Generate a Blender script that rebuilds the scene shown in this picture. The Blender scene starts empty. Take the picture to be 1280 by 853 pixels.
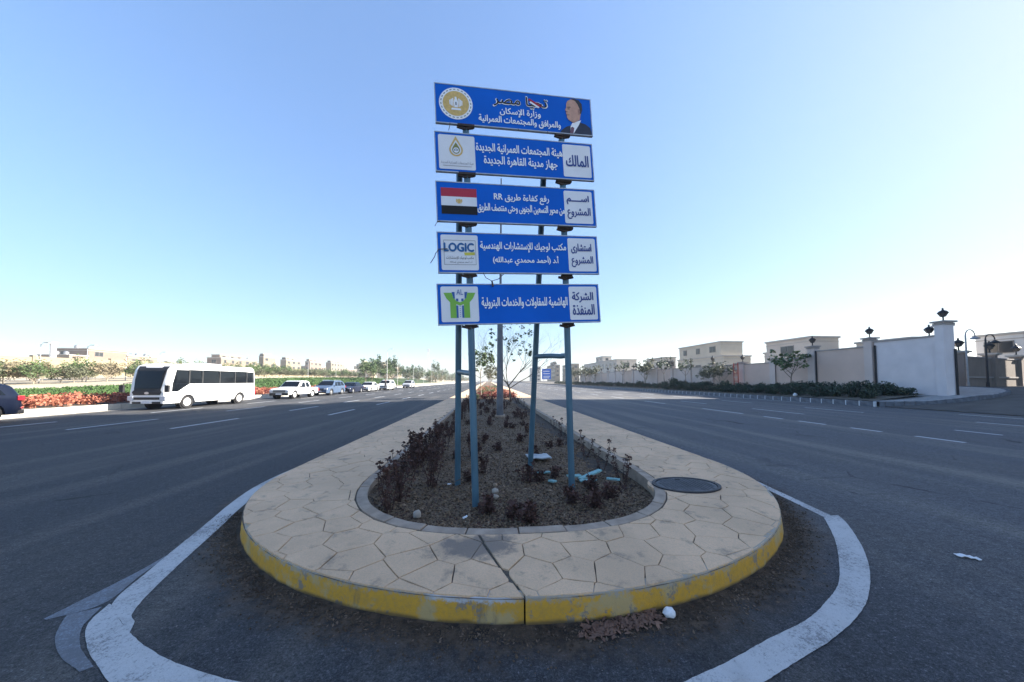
import bpy, math, random, re
from math import sin, cos, pi, radians, sqrt, atan2
import numpy as np
from mathutils import Vector, Matrix, noise
from mathutils.geometry import delaunay_2d_cdt
S = bpy.context.scene
C = S.collection
rnd = random.Random(7)

# ------------------------------------------------------------------ camera
cam = bpy.data.cameras.new('camera')
cam.sensor_width = 36.0
cam.lens = 36.0 * 400 / 1280
cam.shift_y = 32.7 / 1280
cam.clip_start = 0.05
cam.clip_end = 6000
camo = bpy.data.objects.new('camera', cam)
camo.location = (0, 0, 1.65)
camo.rotation_euler = (radians(92.4), 0, radians(-4.29))
C.objects.link(camo)
S.camera = camo

# ------------------------------------------------------------------ light
SUN_EL, SUN_AZ = 28.0, 90.0          # azimuth measured clockwise from +Y
w = bpy.data.worlds.new('World')
S.world = w
w.use_nodes = True
nt = w.node_tree
bg = nt.nodes['Background']
sky = nt.nodes.new('ShaderNodeTexSky')
sky.sky_type = 'NISHITA'
sky.sun_disc = False
sky.sun_elevation = radians(SUN_EL)
sky.sun_rotation = radians(SUN_AZ)
sky.air_density = 1.0
sky.dust_density = 1.0
sky.ozone_density = 3.8
sky.altitude = 0
def vm(op, a, b):      # gentle highlight shoulder over the whole sky: c * g / (1 + k c)
    q = nt.nodes.new('ShaderNodeVectorMath'); q.operation = op
    for i, v in enumerate((a, b)):
        if isinstance(v, tuple): q.inputs[i].default_value = v
        else: nt.links.new(v, q.inputs[i])
    return q.outputs[0]
K_, G_ = .38, 1.44
dp = nt.nodes.new('ShaderNodeVectorMath'); dp.operation = 'DOT_PRODUCT'; nt.links.new(sky.outputs[0], dp.inputs[0]); dp.inputs[1].default_value = (.3 * K_, .5 * K_, .2 * K_)
ad = nt.nodes.new('ShaderNodeMath'); ad.inputs[1].default_value = 1.0; nt.links.new(dp.outputs['Value'], ad.inputs[0])
nt.links.new(vm('DIVIDE', vm('MULTIPLY', sky.outputs[0], (G_, G_, G_)), ad.outputs[0]), bg.inputs[0])
bg.inputs[1].default_value = 0.09
sl = bpy.data.lights.new('sun', 'SUN')
sl.energy = 4.0
sl.angle = radians(0.5)
sl.color = (1.0, 0.93, 0.83)
so = bpy.data.objects.new('sun', sl)
so.rotation_euler = (0, radians(90 - SUN_EL), radians(90 - SUN_AZ))
C.objects.link(so)
S.view_settings.view_transform = 'Standard'
S.view_settings.look = 'None'
S.view_settings.exposure = 2.15
S.view_settings.gamma = 1.0
S.cycles.max_bounces = 6
S.cycles.diffuse_bounces = 3
S.cycles.glossy_bounces = 3
S.cycles.volume_bounces = 1
S.cycles.use_denoising = True

# ------------------------------------------------------------------ materials
MATS = {}
def mat(name, col, rough=0.8, metal=0.0, var=0.12, scale=3.0, col2=None, bump=0.0, bscale=40.0, spec=None, emit=None, stretch=None, thresh=None):
    if name in MATS: return MATS[name]
    m = bpy.data.materials.new(name); MATS[name] = m
    m.use_nodes = True
    n = m.node_tree.nodes; L = m.node_tree.links
    b = n['Principled BSDF']
    b.inputs['Roughness'].default_value = rough
    b.inputs['Metallic'].default_value = metal
    if spec is not None: b.inputs['Specular IOR Level'].default_value = spec
    tc = n.new('ShaderNodeTexCoord')
    mp = n.new('ShaderNodeMapping')
    L.new(tc.outputs['Object'], mp.inputs[0])
    if stretch: mp.inputs['Scale'].default_value = stretch
    nz = n.new('ShaderNodeTexNoise'); nz.inputs['Scale'].default_value = scale; nz.inputs['Detail'].default_value = 5
    L.new(mp.outputs[0], nz.inputs['Vector'])
    rp = n.new('ShaderNodeValToRGB')
    lo, hi = thresh or (0.3, 0.7)
    rp.color_ramp.elements[0].position = lo; rp.color_ramp.elements[1].position = hi
    c2 = col2 or tuple(min(1, c * (1 + var)) for c in col)
    c1 = col if col2 else tuple(c * (1 - var) for c in col)
    rp.color_ramp.elements[0].color = (*c1, 1); rp.color_ramp.elements[1].color = (*c2, 1)
    L.new(nz.outputs['Fac'], rp.inputs[0]); L.new(rp.outputs[0], b.inputs['Base Color'])
    if bump:
        nb = n.new('ShaderNodeTexNoise'); nb.inputs['Scale'].default_value = bscale; nb.inputs['Detail'].default_value = 4
        L.new(mp.outputs[0], nb.inputs['Vector'])
        bp = n.new('ShaderNodeBump'); bp.inputs['Strength'].default_value = min(1, bump); bp.inputs['Distance'].default_value = 0.02
        L.new(nb.outputs['Fac'], bp.inputs['Height']); L.new(bp.outputs[0], b.inputs['Normal'])
    if emit:
        b.inputs['Emission Color'].default_value = (*emit[0], 1); b.inputs['Emission Strength'].default_value = emit[1]
    return m

class NB:
    """small node helper"""
    def __init__(s, name, rough=0.85):
        s.m = bpy.data.materials.new(name); s.m.use_nodes = True
        s.n = s.m.node_tree.nodes; s.L = s.m.node_tree.links; s.b = s.n['Principled BSDF']
        s.b.inputs['Roughness'].default_value = rough
        tc = s.n.new('ShaderNodeTexCoord'); s.co = tc.outputs['Object']
        sp = s.n.new('ShaderNodeSeparateXYZ'); s.L.new(s.co, sp.inputs[0]); s.x, s.y, s.z = sp.outputs
    def noise(s, scale, stretch=None, detail=5, rough=0.55, loc=None):
        v = s.co
        if stretch or loc:
            mp = s.n.new('ShaderNodeMapping'); s.L.new(v, mp.inputs[0]); v = mp.outputs[0]
            if stretch: mp.inputs['Scale'].default_value = stretch
            if loc: mp.inputs['Location'].default_value = loc
        nz = s.n.new('ShaderNodeTexNoise'); nz.inputs['Scale'].default_value = scale
        nz.inputs['Detail'].default_value = detail; nz.inputs['Roughness'].default_value = rough
        s.L.new(v, nz.inputs['Vector']); return nz.outputs['Fac']
    def vor(s, scale, feature='F1'):
        nz = s.n.new('ShaderNodeTexVoronoi'); nz.inputs['Scale'].default_value = scale; nz.feature = feature
        s.L.new(s.co, nz.inputs['Vector']); return nz.outputs['Distance']
    def mth(s, op, a, b=None, c=None):
        q = s.n.new('ShaderNodeMath'); q.operation = op
        for i, v in enumerate((a, b, c)):
            if v is None: continue
            if isinstance(v, (int, float)): q.inputs[i].default_value = v
            else: s.L.new(v, q.inputs[i])
        return q.outputs[0]
    def step(s, v, a, b):
        q = s.n.new('ShaderNodeMapRange'); q.interpolation_type = 'SMOOTHSTEP'
        s.L.new(v, q.inputs[0]); q.inputs[1].default_value = a; q.inputs[2].default_value = b
        return q.outputs[0]
    def mix(s, f, a, b):
        q = s.n.new('ShaderNodeMix'); q.data_type = 'RGBA'
        if isinstance(f, (int, float)): q.inputs[0].default_value = f
        else: s.L.new(f, q.inputs[0])
        for i, v in ((6, a), (7, b)):
            if isinstance(v, tuple): q.inputs[i].default_value = (*v, 1)
            else: s.L.new(v, q.inputs[i])
        return q.outputs[2]
    def bump(s, h, strength=0.5, dist=0.01):
        q = s.n.new('ShaderNodeBump'); q.inputs['Strength'].default_value = strength; q.inputs['Distance'].default_value = dist
        s.L.new(h, q.inputs['Height']); s.L.new(q.outputs[0], s.b.inputs['Normal'])
    def col(s, c):
        if isinstance(c, tuple): s.b.inputs['Base Color'].default_value = (*c, 1)
        else: s.L.new(c, s.b.inputs['Base Color'])

# island geometry constants (metres)
OX, OA, OY, OB = 0.45, 3.72, 5.6, 3.37      # outer nose: half ellipse
BX, BA, BY, BB, BN = 0.37, 2.18, 5.3, 2.15, 2.5   # bed nose: half superellipse

def asphalt_mat():
    q = NB('asphalt', 0.88)
    big = q.noise(0.25, detail=4)
    mid = q.noise(2.2, detail=6)
    st = q.noise(0.9, stretch=(1.1, 0.06, 1), detail=5)
    st2 = q.noise(2.5, stretch=(1.0, 0.04, 1), detail=5, loc=(3, 8, 0))
    grain = q.noise(260, detail=2)
    ag = q.vor(160)
    c = q.mix(q.step(grain, .35, .7), (.013, .0145, .0175), (.052, .057, .066))
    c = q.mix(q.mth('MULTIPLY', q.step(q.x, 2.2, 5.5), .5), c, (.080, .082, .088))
    c = q.mix(q.step(ag, .0, .22), (.105, .105, .105), c)
    c = q.mix(q.mth('MULTIPLY', q.step(big, .4, .65), .35), c, (.055, .051, .046))
    c = q.mix(q.mth('MULTIPLY', q.step(mid, .45, .75), .3), c, (.024, .0245, .026))
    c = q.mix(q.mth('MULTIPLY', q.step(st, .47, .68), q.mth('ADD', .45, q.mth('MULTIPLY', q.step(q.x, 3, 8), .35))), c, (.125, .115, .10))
    c = q.mix(q.mth('MULTIPLY', q.step(st2, .54, .7), .35), c, (.085, .078, .07))
    co = q.noise(44, detail=5, rough=.85)
    c = q.mix(q.mth('MULTIPLY', q.step(co, .53, .66), .7), c, (.15, .155, .165))
    c = q.mix(q.mth('MULTIPLY', q.mth('SUBTRACT', 1, q.step(co, .36, .48)), .6), c, (.008, .009, .011))
    cr = q.vor(.55, 'DISTANCE_TO_EDGE'); cn = q.noise(1.1, detail=9, rough=.7)
    crk = q.mth('MULTIPLY', q.mth('SUBTRACT', 1, q.step(q.mth('ADD', cr, q.mth('MULTIPLY', q.mth('SUBTRACT', cn, .5), .12)), .0, .006)), q.step(q.noise(.35), .5, .6))
    c = q.mix(q.mth('MULTIPLY', crk, .8), c, (.008, .008, .009))
    oil = q.step(q.noise(.8, detail=7, rough=.65, loc=(9, 2, 0)), .60, .72)
    c = q.mix(q.mth('MULTIPLY', oil, .45), c, (.012, .012, .013))
    gr = q.noise(75, detail=5, rough=.8); gl = q.noise(14, detail=5, rough=.7)
    val = q.mth('ADD', .25, q.mth('ADD', q.mth('MULTIPLY', q.step(gr, .38, .64), .95), q.mth('MULTIPLY', q.step(gl, .35, .65), .45)))
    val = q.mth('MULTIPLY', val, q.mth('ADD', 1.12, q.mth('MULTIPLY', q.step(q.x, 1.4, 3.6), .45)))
    hs = q.n.new('ShaderNodeHueSaturation'); q.L.new(val, hs.inputs['Value']); q.L.new(c, hs.inputs['Color']); c = hs.outputs['Color']
    # dirt washed against the kerb of the nose
    dx = q.mth('DIVIDE', q.mth('SUBTRACT', q.x, OX), OA)
    dy = q.mth('DIVIDE', q.mth('MINIMUM', q.mth('SUBTRACT', q.y, OY), 0), OB)
    r = q.mth('SQRT', q.mth('ADD', q.mth('MULTIPLY', dx, dx), q.mth('MULTIPLY', dy, dy)))
    rn = q.mth('ADD', r, q.mth('MULTIPLY', q.mth('SUBTRACT', q.noise(3.0, detail=8, rough=.65), .5), .16))
    dirt = q.mth('SUBTRACT', 1.0, q.step(rn, 1.03, 1.13))
    dn = q.noise(9, detail=8, rough=.7)
    dc = q.mix(q.step(dn, .35, .65), (.014, .009, .005), (.092, .062, .038))
    c = q.mix(q.mth('MULTIPLY', dirt, .93), c, dc)
    q.col(c)
    h = q.mth('ADD', q.mth('MULTIPLY', ag, .8), q.mth('MULTIPLY', grain, .6))
    q.bump(h, .55, .006)
    return q.m

def marking_mat(name, c0, wear):
    q = NB(name, 0.75)
    a = q.noise(30, detail=8, rough=.7); b = q.noise(1.7, detail=5); g = q.noise(220, detail=2)
    pt = q.noise(110, detail=4, rough=.8)
    m = q.step(q.mth('ADD', q.mth('ADD', q.mth('MULTIPLY', a, .35), q.mth('MULTIPLY', b, .35)), q.mth('MULTIPLY', pt, .5)), wear - .03, wear + .08)
    base = q.mix(q.step(g, .3, .7), tuple(v * .82 for v in c0), c0)
    c = q.mix(q.mth('MULTIPLY', m, .75), base, (.09, .09, .095))
    c = q.mix(q.mth('MULTIPLY', q.step(q.noise(4, detail=6), .5, .75), .35), c, (.2, .19, .18))
    q.col(c); q.bump(q.vor(160), .35, .004)
    return q.m

def yellow_mat():
    q = NB('yellow_kerb_paint', 0.7)
    a = q.noise(3.5, detail=8, rough=.65); f = q.noise(28, detail=7, rough=.75)
    v = q.noise(7, stretch=(1, 1, .2), detail=8, rough=.7)
    c = q.mix(q.step(f, .35, .7), (.58, .315, .025), (.44, .26, .05))
    c = q.mix(q.mth('MULTIPLY', q.step(a, .50, .60), .8), c, (.42, .33, .17))
    c = q.mix(q.mth('MULTIPLY', q.step(v, .57, .70), .6), c, (.13, .11, .08))
    chip = q.step(q.noise(6, detail=7, rough=.75, loc=(4, 1, 7)), .57, .61)
    c = q.mix(q.mth('MULTIPLY', chip, .85), c, (.20, .185, .16))
    bx = q.mth('SUBTRACT', 1, q.step(q.mth('ABSOLUTE', q.mth('ADD', q.x, .10)), .22, .36))
    sc_ = q.mth('MULTIPLY', bx, q.step(q.mth('ADD', q.z, q.mth('MULTIPLY', q.mth('SUBTRACT', f, .5), .10)), .125, .15))
    top = q.step(q.mth('ADD', q.z, q.mth('MULTIPLY', q.mth('SUBTRACT', f, .5), .20)), .130, .168)
    c = q.mix(q.mth('MULTIPLY', top, .85), c, (.30, .29, .26))
    c = q.mix(q.mth('MULTIPLY', sc_, .85), c, (.48, .50, .54))
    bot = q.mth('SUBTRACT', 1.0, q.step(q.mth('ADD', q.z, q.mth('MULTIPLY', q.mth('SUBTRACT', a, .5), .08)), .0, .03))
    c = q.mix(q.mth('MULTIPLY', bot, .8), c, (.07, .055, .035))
    q.col(c); q.bump(q.mth('ADD', f, a), .5, .012)
    return q.m

def stone_mat():
    q = NB('paving_stone', 0.85)
    a = q.noise(1.3, detail=5); f = q.noise(90, detail=4); s_ = q.noise(5, detail=8, rough=.7)
    c = q.mix(q.step(a, .35, .65), (.74, .49, .295), (.60, .40, .24))
    c = q.mix(q.mth('MULTIPLY', q.step(f, .35, .75), .3), c, (.26, .23, .19))
    c = q.mix(q.mth('MULTIPLY', q.step(s_, .53, .70), .65), c, (.22, .175, .13))
    # old spill between the bed and the crack
    dx = q.mth('DIVIDE', q.mth('SUBTRACT', q.x, -.10), .42); dy = q.mth('DIVIDE', q.mth('SUBTRACT', q.y, 2.95), .22)
    r = q.mth('SQRT', q.mth('ADD', q.mth('MULTIPLY', dx, dx), q.mth('MULTIPLY', dy, dy)))
    sp = q.mth('SUBTRACT', 1, q.step(q.mth('ADD', r, q.mth('MULTIPLY', q.mth('SUBTRACT', s_, .5), 2.6)), .55, 1.15))
    c = q.mix(q.mth('MULTIPLY', sp, .75), c, (.10, .098, .095))
    q.col(c); q.bump(q.mth('ADD', q.mth('MULTIPLY', f, .3), s_), .35, .012)
    return q.m

M_ASPH = asphalt_mat()
M_WHITE_LINE = marking_mat('white_road_paint', (.52, .52, .51), .625)
M_OLD_LINE = marking_mat('old_road_paint', (.22, .25, .29), .56)
M_YEL = yellow_mat()
M_STONE = stone_mat()
M_JOINT = mat('joint_mortar', (.11, .092, .072), .95, scale=20, var=.3, bump=.5, bscale=80)
M_SLABFAR = mat('median_concrete', (.62, .44, .29), .9, scale=1.2, var=.1, bump=.3, bscale=60)
M_KERBC = mat('kerb_concrete', (.34, .265, .20), .9, scale=6, var=.25, bump=.4, bscale=60)
M_KERBD = mat('dark_kerb_paint', (.13, .14, .16), .85, scale=5, var=.3, bump=.3, bscale=50)
M_KERBL = mat('pale_kerb_concrete', (.62, .58, .50), .9, scale=4, var=.12, bump=.3, bscale=50)
M_MORTW = mat('white_joint_paint', (.62, .64, .66), .85, scale=9, var=.1)
M_SOIL = mat('bed_soil', (.042, .026, .014), .97, scale=34, col2=(.24, .165, .10), bump=1.0, bscale=30, thresh=(.36, .66))
M_SAND = mat('sandy_ground', (.42, .36, .26), .95, scale=.15, var=.15, bump=.4, bscale=6)
M_VERGE = mat('verge_earth', (.16, .14, .11), .95, scale=2, var=.3, bump=.6, bscale=14)
M_LAWN = mat('lawn_ground', (.035, .065, .018), .95, scale=1.5, var=.3, bump=.8, bscale=30)
M_SIDE = mat('sidewalk_concrete', (.30, .29, .28), .9, scale=3, var=.15, bump=.3, bscale=60)

# ------------------------------------------------------------------ mesh helpers
def tagp(o, label=None, cat=None, group=None, kind=None):
    if label: o['label'] = label
    if cat: o['category'] = cat
    if group: o['group'] = group
    if kind: o['kind'] = kind
    return o

class MB:
    def __init__(s): s.v = []; s.f = []; s.mi = []; s.mats = []; s.cm = 0
    def use(s, m):
        if m not in s.mats: s.mats.append(m)
        s.cm = s.mats.index(m); return s
    def face(s, pts):
        i = len(s.v); s.v += [tuple(p) for p in pts]; s.f.append(tuple(range(i, i + len(pts)))); s.mi.append(s.cm)
    def raw(s, vs, fs):
        i = len(s.v); s.v += [tuple(p) for p in vs]
        for f in fs: s.f.append(tuple(i + k for k in f)); s.mi.append(s.cm)
    def box(s, x0, x1, y0, y1, z0, z1, mx=None):
        vs = [(x, y, z) for z in (z0, z1) for y in (y0, y1) for x in (x0, x1)]
        if mx: vs = [mx @ Vector(p) for p in vs]
        s.raw(vs, [(0, 2, 3, 1), (4, 5, 7, 6), (0, 1, 5, 4), (2, 6, 7, 3), (0, 4, 6, 2), (1, 3, 7, 5)])
        return s
    def obox(s, c, u, v, n, a, b, t):
        """box centred at c, half sizes a,b,t on axes u,v,n"""
        c, u, v, n = map(Vector, (c, u, v, n)); vs = [c + u * (i * a) + v * (j * b) + n * (k * t) for k in (-1, 1) for j in (-1, 1) for i in (-1, 1)]
        s.raw(vs, [(0, 2, 3, 1), (4, 5, 7, 6), (0, 1, 5, 4), (2, 6, 7, 3), (0, 4, 6, 2), (1, 3, 7, 5)]); return s
    def tube(s, pts, rs, n=8, cap=True):
        pts = [Vector(p) for p in pts]; N = len(pts)
        if not hasattr(rs, '__len__'): rs = [rs] * N
        base = len(s.v); vs = []
        for i, p in enumerate(pts):
            d = (pts[min(i + 1, N - 1)] - pts[max(i - 1, 0)]).normalized()
            a = d.cross(Vector((0, 0, 1))) if abs(d.z) < .95 else d.cross(Vector((0, 1, 0)))
            a.normalize(); b = d.cross(a)
            for k in range(n):
                t = 2 * pi * k / n; vs.append(p + (a * cos(t) + b * sin(t)) * rs[i])
        fs = []
        for i in range(N - 1):
            for k in range(n):
                fs.append((i * n + k, i * n + (k + 1) % n, (i + 1) * n + (k + 1) % n, (i + 1) * n + k))
        if cap: fs.append(tuple(range(n))[::-1]); fs.append(tuple((N - 1) * n + k for k in range(n)))
        s.raw(vs, fs); return s
    def prism(s, poly, z0, z1, inset=0.0, bottom=False):
        """vertical prism of a ccw polygon; inset bevels the top"""
        n = len(poly); cx = sum(p[0] for p in poly) / n; cy = sum(p[1] for p in poly) / n
        lo = [(p[0], p[1], z0) for p in poly]
        if inset:
            def ins(p, d):
                l = sqrt((p[0] - cx) ** 2 + (p[1] - cy) ** 2) or 1
                return (p[0] + (cx - p[0]) / l * d, p[1] + (cy - p[1]) / l * d)
            mid = [(p[0], p[1], z1 - inset * .7) for p in poly]; top = [(*ins(p, inset), z1) for p in poly]
            vs = lo + mid + top; fs = [(k, (k + 1) % n, n + (k + 1) % n, n + k) for k in range(n)]
            fs += [(n + k, n + (k + 1) % n, 2 * n + (k + 1) % n, 2 * n + k) for k in range(n)]; fs.append(tuple(range(2 * n, 3 * n)))
        else:
            top = [(p[0], p[1], z1) for p in poly]; vs = lo + top
            fs = [(k, (k + 1) % n, n + (k + 1) % n, n + k) for k in range(n)]; fs.append(tuple(range(n, 2 * n)))
        if bottom: fs.append(tuple(range(n))[::-1])
        s.raw(vs, fs); return s
    def lathe(s, prof, n=16, c=(0, 0, 0), axis='z'):
        vs = []; fs = []
        for r, h in prof:
            for k in range(n):
                t = 2 * pi * k / n; a, b = r * cos(t), r * sin(t)
                p = (a, b, h) if axis == 'z' else (h, a, b)
                vs.append((p[0] + c[0], p[1] + c[1], p[2] + c[2]))
        for i in range(len(prof) - 1):
            for k in range(n): fs.append((i * n + k, i * n + (k + 1) % n, (i + 1) * n + (k + 1) % n, (i + 1) * n + k))
        fs.append(tuple(range(n))[::-1]); fs.append(tuple((len(prof) - 1) * n + k for k in range(n)))
        s.raw(vs, fs); return s
    def mesh(s, name, m=None, smooth=False):
        me = bpy.data.meshes.new(name); me.from_pydata(s.v, [], s.f)
        ms = s.mats if s.mats else [m]
        for q in ms: me.materials.append(q)
        if s.mats: me.polygons.foreach_set('material_index', s.mi)
        if smooth:
            me.polygons.foreach_set('use_smooth', [True] * len(me.polygons))
            me.set_sharp_from_angle(angle=radians(38))
        me.update(); return me
    def build(s, name, m=None, parent=None, smooth=False, loc=None):
        o = bpy.data.objects.new(name, s.mesh(name, m, smooth)); C.objects.link(o)
        if parent: o.parent = parent
        if loc: o.location = loc
        return o

def empty(name, loc=(0, 0, 0), rz=0, **k):
    o = bpy.data.objects.new(name, None); C.objects.link(o); o.location = loc; o.rotation_euler = (0, 0, rz)
    o.empty_display_size = .2
    return tagp(o, **k)
def inst(name, me, parent=None, loc=(0, 0, 0), rz=0, sc=None, **k):
    o = bpy.data.objects.new(name, me); C.objects.link(o); o.location = loc; o.rotation_euler = (0, 0, rz)
    if sc: o.scale = sc if hasattr(sc, '__len__') else (sc, sc, sc)
    if parent: o.parent = parent
    return tagp(o, **k)
def copy_tree(o, parent=None):
    c = o.copy(); C.objects.link(c)
    if parent: c.parent = parent
    for ch in list(o.children): copy_tree(ch, c)
    return c
def interp(t, xs):
    if t <= xs[0][0]: return xs[0][1]
    for (a, u), (b, v) in zip(xs, xs[1:]):
        if t <= b: return u + (v - u) * (t - a) / (b - a)
    return xs[-1][1]

def ypx(x, px):     # distance along the road at which the line x=const crosses a photo column
    return x / math.tan(math.atan((px - 640) / 400) + radians(4.29))
# ------------------------------------------------------------------ ground and roads
def grid_sheet(name, x0, x1, y0, y1, zf, m, nx=20, ny=40, parent=None, kind='structure', pw=1.0):
    mb = MB(); vs = []
    for j in range(ny + 1):
        y = y0 + (y1 - y0) * (j / ny) ** pw
        for i in range(nx + 1):
            x = x0 + (x1 - x0) * i / nx; vs.append((x, y, zf(x, y)))
    W = nx + 1
    mb.raw(vs, [(j * W + i, j * W + i + 1, (j + 1) * W + i + 1, (j + 1) * W + i) for j in range(ny) for i in range(nx)])
    o = mb.build(name, m, parent, smooth=True)
    if not parent: tagp(o, kind=kind)
    return o
grd = MB(); grd.face([(-950, -300, -.03), (950, -300, -.03), (950, 950, -.03), (-950, 950, -.03)])
tagp(grd.build('ground', M_SAND), kind='structure')
KL, KR = -20.9, 24.4     # kerb lines of both carriageways
rd = MB(); rd.face([(KL - .2, -60, 0), (75, -60, 0), (75, 17.5, 0), (KR + .2, 17.5, 0), (KR + .2, 900, 0), (KL - .2, 900, 0)])
# the strip right of the kerb climbs as the side road; keep the main road flat to the kerb line
rd = MB(); rd.face([(KL - .2, -60, 0), (KR + .25, -60, 0), (KR + .25, 900, 0), (KL - .2, 900, 0)])
road = tagp(rd.build('road', M_ASPH), kind='structure')
def side_z(x, y): return interp(x, [(KR, -.004), (28, .50), (34, .95), (40, 1.08), (200, 1.2)])
M_SIDEROAD = mat('side_road_asphalt', (.085, .078, .07), .95, scale=1.2, var=.25, bump=.5, bscale=50)
grid_sheet('side_road', KR + .24, 120, -60, 60, side_z, M_SIDEROAD, 40, 12)

def strip(outer, inner, z, name, m, parent=road):
    jit = lambda p, k: (p[0] +   .003 * noise.noise(Vector((p[0] * 9, p[1] * 9, k))) + .003 * noise.noise(Vector((p[0] * 40, p[1] * 40, k))), p[1] + .003 * noise.noise(Vector((p[0] * 19, p[1] * 19, k + 5))))
    outer = [jit(p, 1) for p in outer]; inner = [jit(p, 2) for p in inner]
    mb = MB()
    for i in range(len(outer) - 1):
        mb.face([(*outer[i], z), (*outer[i + 1], z), (*inner[i + 1], z), (*inner[i], z)])
    return mb.build(name, m, parent)
def smooth_pts(p, n=6):
    out = []
    for i in range(len(p) - 1):
        p0 = p[max(i - 1, 0)]; p1 = p[i]; p2 = p[i + 1]; p3 = p[min(i + 2, len(p) - 1)]
        for k in range(n):
            t = k / n
            out.append(tuple(.5 * ((2 * b) + (-a + c) * t + (2 * a - 5 * b + 4 * c - d) * t * t + (-a + 3 * b - 3 * c + d) * t ** 3) for a, b, c, d in zip(p0, p1, p2, p3)))
    out.append(p[-1]); return out
# left edge line: thin beside the island, running past the pointed start of the turning line
Lo = [(-3.48, 14), (-3.62, 9), (-3.62, 6.9), (-3.60, 5.3), (-3.15, 3.76), (-2.92, 3.05), (-2.77, 2.66), (-2.49, 2.45), (-2.36, 2.36)]
Li = [(-3.38, 14), (-3.42, 9), (-3.36, 6.6), (-3.30, 4.95), (-2.93, 3.70), (-2.70, 2.99), (-2.53, 2.57), (-2.40, 2.44), (-2.33, 2.34)]
strip(smooth_pts(Lo, 14), smooth_pts(Li, 14), .004, 'edge_line', M_WHITE_LINE)
U_o = [(-2.78, 2.645), (-2.69, 2.44), (-2.48, 2.25), (-2.21, 2.07), (-1.95, 1.92), (-1.40, 1.66), (-.6, 1.45), (.3, 1.38), (1.0, 1.52), (1.54, 1.72), (1.85, 1.83), (2.19, 1.95), (2.58, 2.12), (2.91, 2.31), (3.31, 2.61), (3.69, 2.96), (4.10, 3.42), (4.28, 3.68)]
U_i = [(-2.76, 2.64), (-2.45, 2.42), (-2.17, 2.25), (-1.86, 2.10), (-1.47, 1.96), (-1.1, 1.86), (-.5, 1.70), (.2, 1.62), (.75, 1.66), (1.22, 1.79), (1.42, 1.85), (1.78, 1.98), (2.20, 2.12), (2.53, 2.28), (2.85, 2.47), (3.21, 2.77), (3.63, 3.17), (4.07, 3.67)]
strip(smooth_pts(U_o, 14), smooth_pts(U_i, 14), .0055, 'turning_line', M_WHITE_LINE)
Ro = [(4.36, 14), (4.42, 8), (4.42, 5.4), (4.33, 4.58), (4.22, 3.90), (4.18, 3.66)]
Ri = [(4.26, 14), (4.30, 8), (4.28, 5.4), (4.19, 4.45), (4.09, 3.85), (4.05, 3.66)]
strip(smooth_pts(Ro, 14), smooth_pts(Ri, 14), .004, 'edge_line', M_WHITE_LINE)
strip(smooth_pts([(-3.06, 2.52), (-3.03, 2.80), (-3.01, 3.05), (-3.02, 3.38)], 8), smooth_pts([(-3.03, 2.51), (-2.83, 2.66), (-2.92, 2.98), (-3.01, 3.36)], 8), .003, 'faded_line', M_OLD_LINE)
strip(smooth_pts([(-2.95, 2.55), (-2.79, 2.36), (-2.56, 2.19), (-2.30, 2.06)], 8), smooth_pts([(-2.80, 2.62), (-2.70, 2.42), (-2.50, 2.24), (-2.26, 2.09)], 8), .0035, 'faded_line', M_OLD_LINE)
M_DASH = marking_mat('lane_paint', (.58, .60, .62), .70)
def dash(x, y0, y1, wd=.12):
    mb = MB(); mb.face([(x - wd / 2, y0, .005), (x + wd / 2, y0, .005), (x + wd / 2, y1, .005), (x - wd / 2, y1, .005)])
    mb.build('lane_marking', M_DASH, road)
for y0, y1 in [(4.1, 5.0), (5.8, 6.7), (7.65, 8.65), (9.47, 10.35), (11.18, 12.25), (12.94, 13.88), (15.1, 18.1)]: dash(12.65, y0, y1, .13)
for y in range(22, 190, 7): dash(12.6, y, y + 3)
for x, st in ((15.5, 14.7), (19.35, 15.2)):
    y = st
    while y < 190: dash(x, y, y + 3.1); y += 7
for x, ys in ((15.5, (8.6, 9.6)), (19.35, (8.4, 11.4)), (22.9, (10.5, 14))): dash(x, *ys)
for x, st in ((-17.2, 11.2), (-14.1, 11.9), (-10.85, 11.9), (-7.6, 16)):
    y = st
    while y < 190: dash(x, y, y + 3.0); y += 6.6
dash(-17.4, 4.5, 8.6)
mb = MB(); mb.face([(23.55, 22, .004), (23.67, 22, .004), (23.67, 250, .004), (23.55, 250, .004)]); mb.build('edge_line', M_DASH, road)

# ------------------------------------------------------------------ the median island
def outer_pt(t):   # t in [0,1], left far -> nose -> right far
    if t < .25: return (OX - OA, 420 + (OY - 420) * (1 - (1 - t / .25) ** 3))
    if t > .75: return (OX + OA, 420 + (OY - 420) * (1 - ((t - .75) / .25) ** 3))
    a = pi * (t - .25) / .5
    return (OX - OA * cos(a), OY - OB * sin(a))
def bed_pt(t, g=0.0):
    if t < .25: return (BX - BA - g, 420 + (BY - 420) * (1 - (1 - t / .25) ** 3))
    if t > .75: return (BX + BA + g, 420 + (BY - 420) * (1 - ((t - .75) / .25) ** 3))
    a = pi * (t - .25) / .5; cc, ss = cos(a), sin(a); e = 2 / BN
    sg = 1 if cc > 0 else -1
    return (BX - (BA + g) * sg * abs(cc) ** e, BY - (BB + g) * abs(ss) ** e)
TS = [i / 400 for i in range(401)]
isl = empty('median_island', (0, 0, 0), kind='structure')
KW = .13
slab = MB()
for a, b in zip(TS, TS[1:]):
    o0, o1, i0, i1 = outer_pt(a), outer_pt(b), bed_pt(a), bed_pt(b)
    far = min(o0[1], o1[1]) > 29.9
    slab.use(M_SLABFAR if far else M_JOINT)
    z = .168 if far else .158
    slab.face([(*i0, z), (*o0, z), (*o1, z), (*i1, z)])
slab.build('bedding_slab', None, isl)
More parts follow.
